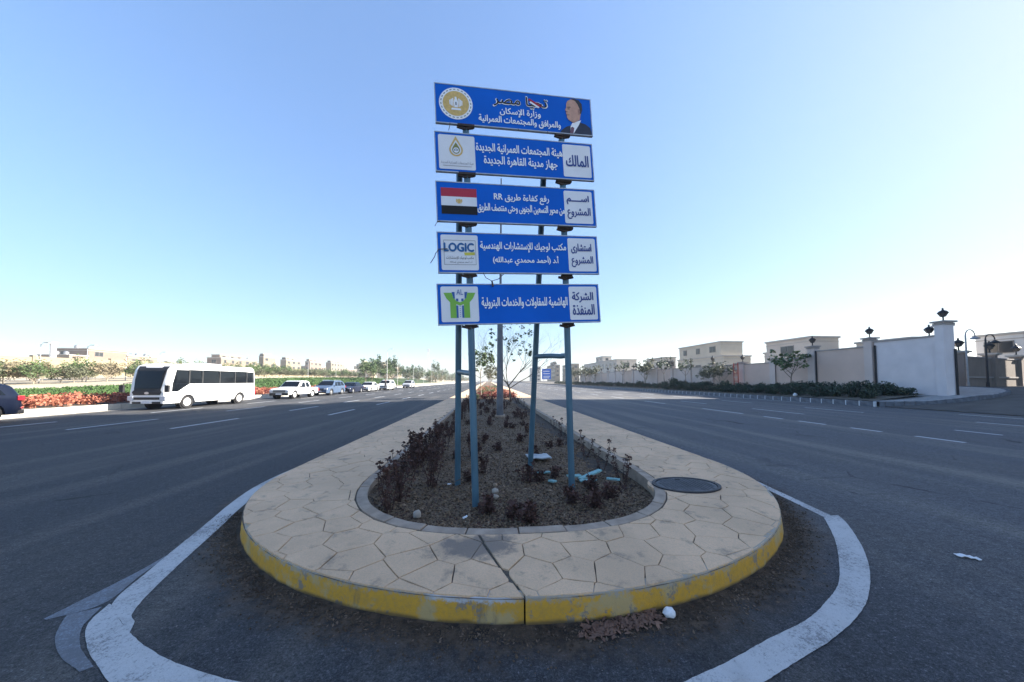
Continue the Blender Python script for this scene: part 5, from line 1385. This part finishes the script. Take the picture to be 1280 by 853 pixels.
def vehicle(name, label, L, W, top, belt, wheels, wr, sill, pm, wins, shield, rear, lights, loc, rz=0, cat='car', tumble=.16, nose=.18, rimm=M_RIM, extra=None, clad=None, hood_open=None):
    t = empty(name, loc, rz, label=label, cat=cat)
    hwid = W / 2
    def tp(y): return interp(y, top)
    def bot(y):
        b_ = sill
        for wy in wheels:
            d = abs(y - wy); R = wr * 1.18
            if d < R: b_ = max(b_, wr + sqrt(R * R - d * d) - .02)
        return b_
    def hx(y, z):
        e = 1.0
        dn = min(y, L - y)
        if dn < nose * 2: e -= .16 * (1 - dn / (nose * 2)) ** 2
        x = hwid * e
        if z > belt: x -= (z - belt) * tumble
        if z < sill + .25: x -= (sill + .25 - z) * .12
        r_ = .10; dz = tp(y) - z
        if dz < r_: x -= r_ * .8 * (1 - sqrt(max(0, 1 - (1 - dz / r_) ** 2)))
        return max(.1, x)
    ys = sorted(set([round(L * i / 70, 4) for i in range(71)] + [p[0] for p in top if 0 <= p[0] <= L]))
    NR = 13; mb = MB(); rows = []
    fr_ = [0, .06, .16, .28, .4, .5, .6, .7, .8, .88, .94, .98, 1.0]
    for y in ys:
        b_, tt = bot(y), tp(y)
        rows.append([(hx(y, b_ + (tt - b_) * f_), y, b_ + (tt - b_) * f_) for f_ in fr_])
    n = len(ys)
    for sg in (1, -1):
        vs = [(sg * x, y, z) for r_ in rows for x, y, z in r_]
        fs = [(i * NR + j, (i + 1) * NR + j, (i + 1) * NR + j + 1, i * NR + j + 1) for i in range(n - 1) for j in range(NR - 1)]
        mb.raw(vs, fs if sg > 0 else [f[::-1] for f in fs])
    tops = [r_[-1] for r_ in rows]; bots = [r_[0] for r_ in rows]
    for q, fl in ((tops, False), (bots, True)):
        vs = [];
        for x, y, z in q: vs += [(x, y, z), (x * .5, y, z + (.015 if not fl else 0)), (-x * .5, y, z + (.015 if not fl else 0)), (-x, y, z)]
        fs = [(i * 4 + j, (i + 1) * 4 + j, (i + 1) * 4 + j + 1, i * 4 + j + 1) for i in range(n - 1) for j in range(3)]
        mb.raw(vs, [f[::-1] for f in fs] if fl else fs)
    for r_, fl in ((rows[0], True), (rows[-1], False)):
        for j in range(NR - 1):
            a, b_ = r_[j], r_[j + 1]; f_ = [(a[0], a[1], a[2]), (b_[0], b_[1], b_[2]), (-b_[0], b_[1], b_[2]), (-a[0], a[1], a[2])]; mb.face(f_[::-1] if fl else f_)
    body = mb.build('body', pm, t, smooth=True)
    # side glass
    for (ya, yb, yc, yd, z0, z1) in wins:      # bottom front/back, top front/back
        for sg in (1, -1):
            mb = MB(); vs = []; nz_, ny_ = 5, 8
            for i in range(nz_ + 1):
                z = z0 + (z1 - z0) * i / nz_; a, b_ = ya + (yc - ya) * i / nz_, yb + (yd - yb) * i / nz_
                for j in range(ny_ + 1): y = a + (b_ - a) * j / ny_; vs.append((sg * (hx(y, z) + .006), y, z))
            k = ny_ + 1; fs = [(i * k + j, i * k + j + 1, (i + 1) * k + j + 1, (i + 1) * k + j) for i in range(nz_) for j in range(ny_)]
            mb.raw(vs, fs if sg > 0 else [f[::-1] for f in fs]); mb.build('side_window', M_CGL, t, smooth=True)
    # windscreens: (y0,y1,width factor)
    for nm, sp in (('windscreen', shield), ('rear_window', rear)):
        if not sp: continue
        y0, y1, wf = sp; mb = MB(); vs = []; m_ = 8
        for i in range(m_ + 1):
            y = y0 + (y1 - y0) * i / m_; z = tp(y); x = (hx(y, z - .05) - .04) * wf
            sl = Vector((0, tp(y + .02) - tp(y - .02), 0)); nrm = Vector((0, -(tp(y + .02) - tp(y - .02)), .04)).normalized()
            for j in (-1, -.5, .5, 1): vs.append((x * j, y + nrm.y * .022, z + nrm.z * .022 + (.012 if abs(j) < 1 else .002)))
        mb.raw(vs, [(i * 4 + j, (i + 1) * 4 + j, (i + 1) * 4 + j + 1, i * 4 + j + 1) for i in range(m_) for j in range(3)]); mb.build(nm, M_CGL, t, smooth=True)
    # wheels
    for wy in wheels:
        for sg in (1, -1):
            xo = sg * (hwid - .03); mb = MB()
            pr_ = [(wr * .60, xo - sg * .02), (wr * .66, xo), (wr * .93, xo), (wr, xo - sg * .03), (wr, xo - sg * .18), (wr * .9, xo - sg * .21), (wr * .4, xo - sg * .21)]
            mb.lathe(pr_, 28, (0, wy, wr), 'x'); w_ = mb.build('wheel', M_TYRE, t, smooth=True)
            mb = MB(); mb.lathe([(wr * .62, xo - sg * .012), (wr * .58, xo - sg * .03), (wr * .22, xo - sg * .01), (wr * .18, xo + sg * .004), (.01, xo + sg * .006)], 20, (0, wy, wr), 'x')
            mb.build('rim', rimm, w_)
            mb = MB()
            for k in range(6):
                a = 2 * pi * k / 6; c_ = Vector((xo - sg * .012, wy + wr * .42 * cos(a), wr + wr * .42 * sin(a))); mb.obox(c_, (1, 0, 0), (0, -sin(a), cos(a)), (0, cos(a), sin(a)), .012, wr * .06, wr * .10)
            mb.build('rim_slots', M_BPL, w_)
            mb = MB(); R = wr * 1.18; mb.tube([(sg * (hwid - .09), wy, wr), (sg * (hwid - .32), wy, wr)], R - .01, 20); mb.build('wheel_well', M_BPL, t)
    for (nm, m_, x0, x1, y0, y1, z0, z1) in lights:
        for sg in ((1, -1) if x0 > 0.01 else (1,)):
            mb = MB(); a, b_ = sorted((sg * x0, sg * x1)); mb.box(a, b_, y0, y1, z0, z1); o = mb.build(nm, m_, t)
            bv = o.modifiers.new('b', 'BEVEL'); bv.width = .015; bv.segments = 2
    if extra: extra(t, hx, tp)
    return t
def mirror(t, x, y, z, m, s=1.0):
    for sg in (1, -1):
        mb = MB(); mb.box(min(sg * x, sg * (x + .2 * s)), max(sg * x, sg * (x + .2 * s)), y, y + .10 * s, z, z + .15 * s); o = mb.build('wing_mirror', m, t); bv = o.modifiers.new('b', 'BEVEL'); bv.width = .03; bv.segments = 2
def handles(t, hx, ys, z, m):
    for y in ys:
        for sg in (1, -1): mb = MB(); x = hx(y, z); mb.box(sg * (x + .012) - .012, sg * (x + .012) + .012, y, y + .16, z, z + .03); mb.build('door_handle', m, t)
def seams(t, hx, ys, z0, z1):
    mb = MB()
    for y in ys:
        for sg in (1, -1):
            for k in range(6):
                za, zb = z0 + (z1 - z0) * k / 6, z0 + (z1 - z0) * (k + 1) / 6; f_ = [(sg * (hx(y, za) + .003), y, za), (sg * (hx(y, za) + .003), y + .012, za), (sg * (hx(y, zb) + .003), y + .012, zb), (sg * (hx(y, zb) + .003), y, zb)]; mb.face(f_ if sg > 0 else f_[::-1])
    mb.build('door_seams', M_BPL, t)
PW = paint('white_vehicle_paint', (.78, .78, .76)); PN = paint('navy_vehicle_paint', (.005, .008, .02)); PB = paint('blue_grey_vehicle_paint', (.07, .105, .17)); PD = paint('dark_blue_vehicle_paint', (.012, .016, .035)); PS = paint('silver_vehicle_paint', (.40, .41, .43))
# bus
def bus_extra(t, hx, tp):
    # black screen surround and lower mask
    mb = MB()
    def F(pts, off=.03): mb.face([(x, y - off, z) for x, y, z in pts])
    mb.build
    m2 = MB(); vs = []
    ysz = [(-.005, .84), (-.005, 1.0), (.02, 1.12), (.12, 1.70), (.26, 2.28), (.40, 2.47)]
    for y, z in ysz: x = hx(max(y, .02), z - .02) - (.12 if z > .9 else .2); vs += [(x, y - .012, z), (-x, y - .012, z)]
    m2.raw(vs, [(i * 2, i * 2 + 1, i * 2 + 3, i * 2 + 2) for i in range(len(ysz) - 1)]); m2.build('screen_surround', M_BPL, t)
    m3 = MB(); vs = []; q = [(.045, 1.20), (.085, 1.45), (.125, 1.70), (.18, 1.95), (.245, 2.20)]
    for y, z in q: x = hx(y, z) - .20; vs += [(x, y - .045, z), (x * .5, y - .065, z), (-x * .5, y - .065, z), (-x, y - .045, z)]
    m3.raw(vs, [(i * 4 + j, i * 4 + j + 1, (i + 1) * 4 + j + 1, (i + 1) * 4 + j) for i in range(len(q) - 1) for j in range(3)]); m3.build('windscreen', M_CGL, t, smooth=True)
    for y in (1.355, 2.25, 3.55, 4.85, 5.95):
        m5 = MB(); 
        for sg in (1, -1): m5.box(min(sg * (hx(y, 1.7) + .004), sg * (hx(y, 1.7) + .016)), max(sg * (hx(y, 1.7) + .004), sg * (hx(y, 1.7) + .016)), y - .035, y + .02, 1.46, 2.30)
        m5.build('window_divider', mat('grey_window_divider', (.05, .05, .05), .6), t)
    m6 = MB(); m6.box(-.66, .66, -.02, .0, .58, .72); m6.build('grille', M_BPL, t)
    m6 = MB(); m6.box(-.72, -.3, -.03, -.005, .36, .47); m6.box(.3, .72, -.03, -.005, .36, .47); m6.build('air_intake', M_BPL, t)
    m6 = MB(); m6.box(-.22, .22, -.035, -.015, .37, .50); m6.build('number_plate', M_PLATE, t)
    m6 = MB(); m6.lathe([(.09, 0), (.09, .02), (.0, .02)], 16); o = m6.build('badge', M_RIM, t, loc=(0, -.015, .95)); o.rotation_euler = (radians(90), 0, 0); o.scale = (1.2, .8, 1)
    for sg in (-1, 1):
        m7 = MB(); m7.tube([(sg * .95, .2, 1.55), (sg * 1.13, -.08, 1.5), (sg * 1.15, -.12, 1.35)], .02, 6); a_ = m7.build('mirror_arm', M_BPL, t); m7 = MB(); m7.box(sg * 1.16 - .10, sg * 1.16 + .10, -.18, -.08, 1.0, 1.4); m7.build('mirror', M_BPL, t)
    m8 = MB()
    for k, y in enumerate((3.0, 3.22, 3.44)):
        m8.box(hx(y, .62) + .002, hx(y, .62) + .006, y, y + .14, .56, .60); m8.box(hx(y, .68) + .002, hx(y, .68) + .006, y + .02, y + .12, .65, .68)
    m8.build('side_vents', M_GREY, t)
    mb = MB(); mb.box(hx(1.0, 1.2), hx(1.0, 1.2) + .02, .95, 1.1, 1.16, 1.2); mb.box(hx(1.7, 1.38), hx(1.7, 1.38) + .05, 1.62, 1.72, 1.37, 1.44); mb.build('side_repeater', M_LAMPC, t)
    seams(t, hx, (1.42,), .45, 1.36)
    mb = MB(); mb.box(-.6, .6, 2.6, 4.2, 2.64, 2.76); o = mb.build('roof_unit', PW, t); bv = o.modifiers.new('b', 'BEVEL'); bv.width = .05
vehicle('minibus', 'white minibus with a black window band parked at the left kerb', 6.99, 2.08, [(0, 1.0), (.02, 1.10), (.12, 1.70), (.26, 2.28), (.42, 2.50), (.75, 2.62), (6.6, 2.62), (6.88, 2.50), (6.99, 2.25)], 1.1, (1.28, 5.30), .39, .36, PW,
  [(.30, .62, .34, 1.35, 1.02, 1.46), (.34, 1.35, .56, 1.35, 1.462, 2.28), (1.36, 2.23, 1.36, 2.23, 1.46, 2.30), (2.27, 3.53, 2.27, 3.53, 1.46, 2.30), (3.57, 4.83, 3.57, 4.83, 1.46, 2.30), (4.87, 5.93, 4.87, 5.93, 1.46, 2.30), (5.97, 6.80, 5.97, 6.78, 1.46, 2.28)],
  None, None, [('headlight', M_LAMPC, .70, .98, -.03, .10, .53, .78), ('tail_light', M_TAIL, .8, .95, 6.95, 7.0, .6, .95)], (-18.95, 19.35, 0), 0, 'bus', .05, .3, M_HUBW, bus_extra)
# pickup
def pk_extra(t, hx, tp):
    mirror(t, .84, 1.55, 1.0, M_BPL); handles(t, hx, (2.35, 3.1), .92, M_BPL); seams(t, hx, (1.62, 2.55, 3.3), .42, 1.0)
    m = MB(); m.box(-.52, .52, -.03, .0, .60, .78)
    m.build('grille', M_BPL, t)
    m = MB(); [m.box(-.5, .5, -.045, -.03, .63 + k * .05, .645 + k * .05) for k in range(3)]; m.build('grille_bars', M_RIM, t)
    m = MB(); m.box(-.80, .80, -.07, .0, .32, .56); o = m.build('bumper', M_BPL, t); bv = o.modifiers.new('b', 'BEVEL'); bv.width = .04; bv.segments = 2
    m = MB(); m.box(-.24, .24, -.085, -.07, .40, .52); m.build('number_plate', M_PLATE, t)
    m = MB(); m.box(-.68, .68, 3.45, 4.85, .93, .955); m.build('bed_floor', M_BPL, t)
vehicle('pickup_truck', 'white double cab pickup truck parked behind the bus with an open load bed', 5.0, 1.78, [(0, .84), (.06, .90), (1.25, 1.0), (1.38, 1.03), (2.02, 1.58), (2.2, 1.63), (3.1, 1.62), (3.28, 1.55), (3.40, 1.0), (3.44, .96), (4.95, .96), (5.0, .9)], .98, (.85, 3.8), .37, .40, PW,
  [(1.75, 2.50, 2.10, 2.50, 1.02, 1.50), (2.60, 3.22, 2.60, 3.12, 1.02, 1.50)], (1.42, 1.98, .92), None, [('headlight', M_LAMPC, .55, .82, -.02, .1, .62, .80), ('tail_light', M_TAIL, .78, .88, 4.96, 5.01, .6, .9)], (-18.4, 29.8, 0), 0, 'pickup truck', .22, .22, M_HUBW, pk_extra)
def car_extra(trim, roofbar=False, black_low=False):
    def fn(t, hx, tp):
        mirror(t, .84, 1.35, .98, trim); handles(t, hx, (2.15, 3.0), .88, M_BPL); seams(t, hx, (1.38, 2.35, 3.2), .42, .92)
        m = MB(); m.box(-.45, .45, -.025, .0, .55, .70); m.build('grille', M_BPL, t)
        m = MB(); m.box(-.75, .75, -.03, .0, .26, .40); m.build('lower_intake', M_BPL, t)
        m = MB(); m.box(-.24, .24, -.035, -.02, .44, .54); m.build('number_plate', M_PLATE, t)
        if roofbar:
            for sg in (1, -1): m = MB(); m.tube([(sg * .62, 2.0, tp(2.0) + .02), (sg * .62, 2.2, tp(2.2) + .07), (sg * .60, 3.6, tp(3.6) + .07), (sg * .60, 3.8, tp(3.8) + .02)], .018, 6); m.build('roof_rail', M_RIM, t)
    return fn
SUVT = [(0, .78), (.08, .88), (1.05, 1.03), (1.25, 1.07), (1.95, 1.58), (2.25, 1.66), (3.6, 1.64), (3.95, 1.55), (4.45, 1.05), (4.55, .75)]
SUVW = [(1.62, 2.32, 2.02, 2.32, 1.04, 1.52), (2.40, 3.18, 2.40, 3.12, 1.04, 1.53), (3.26, 4.05, 3.2, 3.78, 1.06, 1.52)]
SEDT = [(0, .62), (.08, .72), (1.05, .90), (1.25, .93), (2.05, 1.38), (2.4, 1.44), (3.1, 1.42), (3.85, 1.03), (4.45, .99), (4.55, .70)]
SEDW = [(1.60, 2.35, 2.05, 2.35, .92, 1.32), (2.43, 3.15, 2.43, 3.0, .92, 1.33), (3.2, 3.6, 3.1, 3.28, .94, 1.28)]
LSUV = [('headlight', M_LAMPC, .50, .84, -.01, .15, .66, .80), ('tail_light', M_TAIL, .62, .88, 4.46, 4.58, .82, 1.02)]
LSED = [('headlight', M_LAMPC, .50, .84, -.01, .12, .56, .68), ('tail_light', M_TAIL, .55, .86, 4.50, 4.57, .72, .86)]
vehicle('parked_car', 'blue grey off road car parked behind the white pickup', 4.55, 1.86, SUVT, 1.0, (.88, 3.55), .36, .28, PB, SUVW, (1.30, 1.93, .95), (3.98, 4.38, .9), LSUV, (-18.4, 36.5, 0), 0, 'car', .30, .22, M_RIM, car_extra(PB, True))
vehicle('parked_car', 'dark blue saloon parked behind the blue grey car', 4.55, 1.80, SEDT, .9, (.88, 3.55), .33, .22, PD, SEDW, (1.30, 2.02, .95), (3.14, 3.75, .9), LSED, (-18.3, 42.2, 0), 0, 'car', .34, .22, M_RIM, car_extra(PD))
vehicle('parked_car', 'white saloon half hidden behind the dark blue car', 4.55, 1.80, SEDT, .9, (.88, 3.55), .33, .22, PW, SEDW, (1.30, 2.02, .95), (3.14, 3.75, .9), LSED, (-18.3, 48.6, 0), 0, 'car', .34, .22, M_RIM, car_extra(PW))
vehicle('parked_car', 'white off road car next to the two standing people', 4.55, 1.88, [(y, z * 1.06) for y, z in SUVT], 1.05, (.88, 3.55), .38, .30, PW, [(a, b_, c_, d_, e * 1.05, f_ * 1.05) for a, b_, c_, d_, e, f_ in SUVW], (1.30, 1.93, .95), (3.98, 4.38, .9), LSUV, (-17.6, 55.0, 0), 0, 'car', .30, .22, M_RIM, car_extra(PW))
vehicle('parked_car', 'silver off road car at the far end of the parked row', 4.55, 1.86, SUVT, 1.0, (.88, 3.55), .36, .28, PS, SUVW, (1.30, 1.93, .95), (3.98, 4.38, .9), LSUV, (-17.8, 71.5, 0), 0, 'car', .30, .22, M_RIM, car_extra(PS))
# navy car leaving the frame on the left
vehicle('navy_car', 'navy blue off road car whose rear end enters the frame at the left edge', 4.6, 1.88, [(0, .78), (.08, .88), (1.05, 1.03), (1.25, 1.07), (1.95, 1.52), (2.25, 1.60), (3.7, 1.58), (4.12, 1.50), (4.30, 1.42), (4.52, 1.02), (4.6, .78)], 1.0, (.9, 3.6), .38, .30, PN,
  [(1.62, 2.32, 2.02, 2.32, 1.04, 1.46), (2.40, 3.18, 2.40, 3.12, 1.04, 1.47), (3.26, 4.05, 3.2, 3.85, 1.08, 1.44)], (1.30, 1.93, .95), (4.16, 4.44, .9), [('headlight', M_LAMPC, .50, .84, -.01, .15, .66, .80), ('tail_light', M_TAIL, .52, .93, 4.38, 4.57, .86, 1.04), ('reflector', M_TAIL, .45, .84, 4.54, 4.61, .52, .58), ('bumper', M_BPL, .30, .86, 4.40, 4.63, .30, .46)], (-19.75, 9.97, 0), 0, 'car', .30, .22, M_RIM, car_extra(PN, True))

# ------------------------------------------------------------------ people
def person(loc, rz, label, shirt, trousers, h=1.76, pose=0):
    J = {'pel': (0, 0, .95), 'ch': (0, -.01, 1.25), 'nk': (0, 0, 1.47), 'hb': (0, -.015, 1.56), 'ht': (0, -.01, 1.72)}
    a = .04 if pose else .0
    for s, q in ((-1, 'l'), (1, 'r')):
        st = .08 * s * (1 if pose else .3)
        J[q + 'h'] = (.10 * s, 0, .90); J[q + 'k'] = (.11 * s, -.03 + st * .4, .50); J[q + 'a'] = (.12 * s, .02 + st, .08); J[q + 't'] = (.14 * s, -.14 + st, .03)
        J[q + 's'] = (.19 * s, 0, 1.42); J[q + 'e'] = (.27 * s, .03, 1.14); J[q + 'w'] = (.25 * s, -.14 if pose else -.06, .90 + (.12 if pose else 0)); J[q + 'f'] = (.24 * s, -.2 if pose else -.09, .80 + (.14 if pose else 0))
    R = {'pel': .14, 'ch': .15, 'nk': .055, 'hb': .075, 'ht': .075}
    for q in 'lr': R.update({q + 'h': .09, q + 'k': .06, q + 'a': .045, q + 't': .035, q + 's': .06, q + 'e': .042, q + 'w': .028, q + 'f': .025})
    names = list(J); E = [('pel', 'ch'), ('ch', 'nk'), ('nk', 'hb'), ('hb', 'ht')]
    for q in 'lr': E += [('pel', q + 'h'), (q + 'h', q + 'k'), (q + 'k', q + 'a'), (q + 'a', q + 't'), ('ch', q + 's'), (q + 's', q + 'e'), (q + 'e', q + 'w'), (q + 'w', q + 'f')]
    me = bpy.data.meshes.new('person'); me.from_pydata([J[n] for n in names], [(names.index(a), names.index(b_)) for a, b_ in E], [])
    o = bpy.data.objects.new('person', me); C.objects.link(o); md = o.modifiers.new('s', 'SKIN'); md.use_smooth_shade = True; o.modifiers.new('u', 'SUBSURF').levels = 1
    for i, n in enumerate(names):
        me.skin_vertices[0].data[i].radius = (R[n], R[n] * (.7 if n in ('pel', 'ch') else 1)); me.skin_vertices[0].data[i].use_root = n == 'pel'
    bpy.context.view_layer.update(); m2 = bpy.data.meshes.new_from_object(o.evaluated_get(bpy.context.evaluated_depsgraph_get())); o.modifiers.clear(); o.data = m2
    skin = mat('skin', (.33, .19, .13), .6); hair = mat('dark_hair', (.015, .012, .01), .8); shoe = M_BPL
    m2.materials.clear()
    for q in (skin, shirt, trousers, shoe, hair): m2.materials.append(q)
    for p in m2.polygons:
        c = p.center; z = c.z
        p.material_index = 3 if z < .10 else 2 if z < .93 and abs(c.x) < .2 else 4 if z > 1.66 or (z > 1.56 and c.y > .01) else 0 if z > 1.49 or (z < .90 and abs(c.x) > .2) else 1
        p.use_smooth = True
    o.location = loc; o.rotation_euler = (0, 0, rz); o.scale = (h / 1.78,) * 3
    return tagp(o, label=label, cat='person')
person((-16.6, 53.5, 0), .6, 'person in black clothes standing in the road beside the white off road car', mat('black_cloth', (.014, .014, .018), .9), MATS['black_cloth'], 1.85, 1)
person((-17.4, 60.5, 0), -.4, 'person in a brownish jacket standing behind the white off road car', mat('brown_cloth', (.19, .13, .11), .9), mat('grey_cloth', (.08, .08, .09), .9), 1.85, 0)

# ------------------------------------------------------------------ the tall block right of the frame whose shade covers the island
M_TOWER = mat('tower_render', (.42, .38, .33), .9, scale=.5, var=.1)
tw = empty('apartment_tower', (64, 0, 0), label='tall apartment block standing right of the road, outside the photograph', cat='building')
def tower_block(y0, y1, zt):
    mb = MB(); mb.box(-9, 9, y0, y1, 0, zt); mb.build('wall', M_TOWER, tw)
    mb = MB(); mb.box(-9.15, 9.15, y0 + .05, y1 - .05, zt + .002, zt + .3); mb.build('cornice', M_TRIM, tw)
    wn = MB(); gl = MB(); f_ = 1
    while f_ * 3.2 < zt - 1:
        y = y0 + 1.2
        while y < y1 - 1.2: wn.box(-9.08, -9.0, y, y + 1.4, f_ * 3.2 - 1.9, f_ * 3.2 - .4); gl.box(-9.10, -9.05, y + .1, y + 1.3, f_ * 3.2 - 1.8, f_ * 3.2 - .5); y += 3.2
        f_ += 1
    if wn.v: tagp(wn.build('window_frames', M_SHUT, tw), kind='stuff'); tagp(gl.build('window_panes', M_GLASS, tw), kind='stuff')
for y0, y1, zt in ((-4, 17, 39.3), (17.01, 20, 37.8), (20.01, 23.4, 36.6), (23.41, 25.6, 35.0), (25.61, 27.6, 32.6)): tower_block(y0, y1, zt)

# ------------------------------------------------------------------ haze

hm = bpy.data.materials.new('haze'); hm.use_nodes = True; hn = hm.node_tree.nodes; hn.clear()
out = hn.new('ShaderNodeOutputMaterial'); pv = hn.new('ShaderNodeVolumePrincipled'); pv.inputs['Color'].default_value = (.86, .91, .97, 1); pv.inputs['Density'].default_value = .0005; pv.inputs['Anisotropy'].default_value = .2
hm.node_tree.links.new(pv.outputs[0], out.inputs['Volume']); hz = MB(); hz.box(-990, 990, -320, 990, -1.03, 48); tagp(hz.build('haze', hm), kind='stuff')
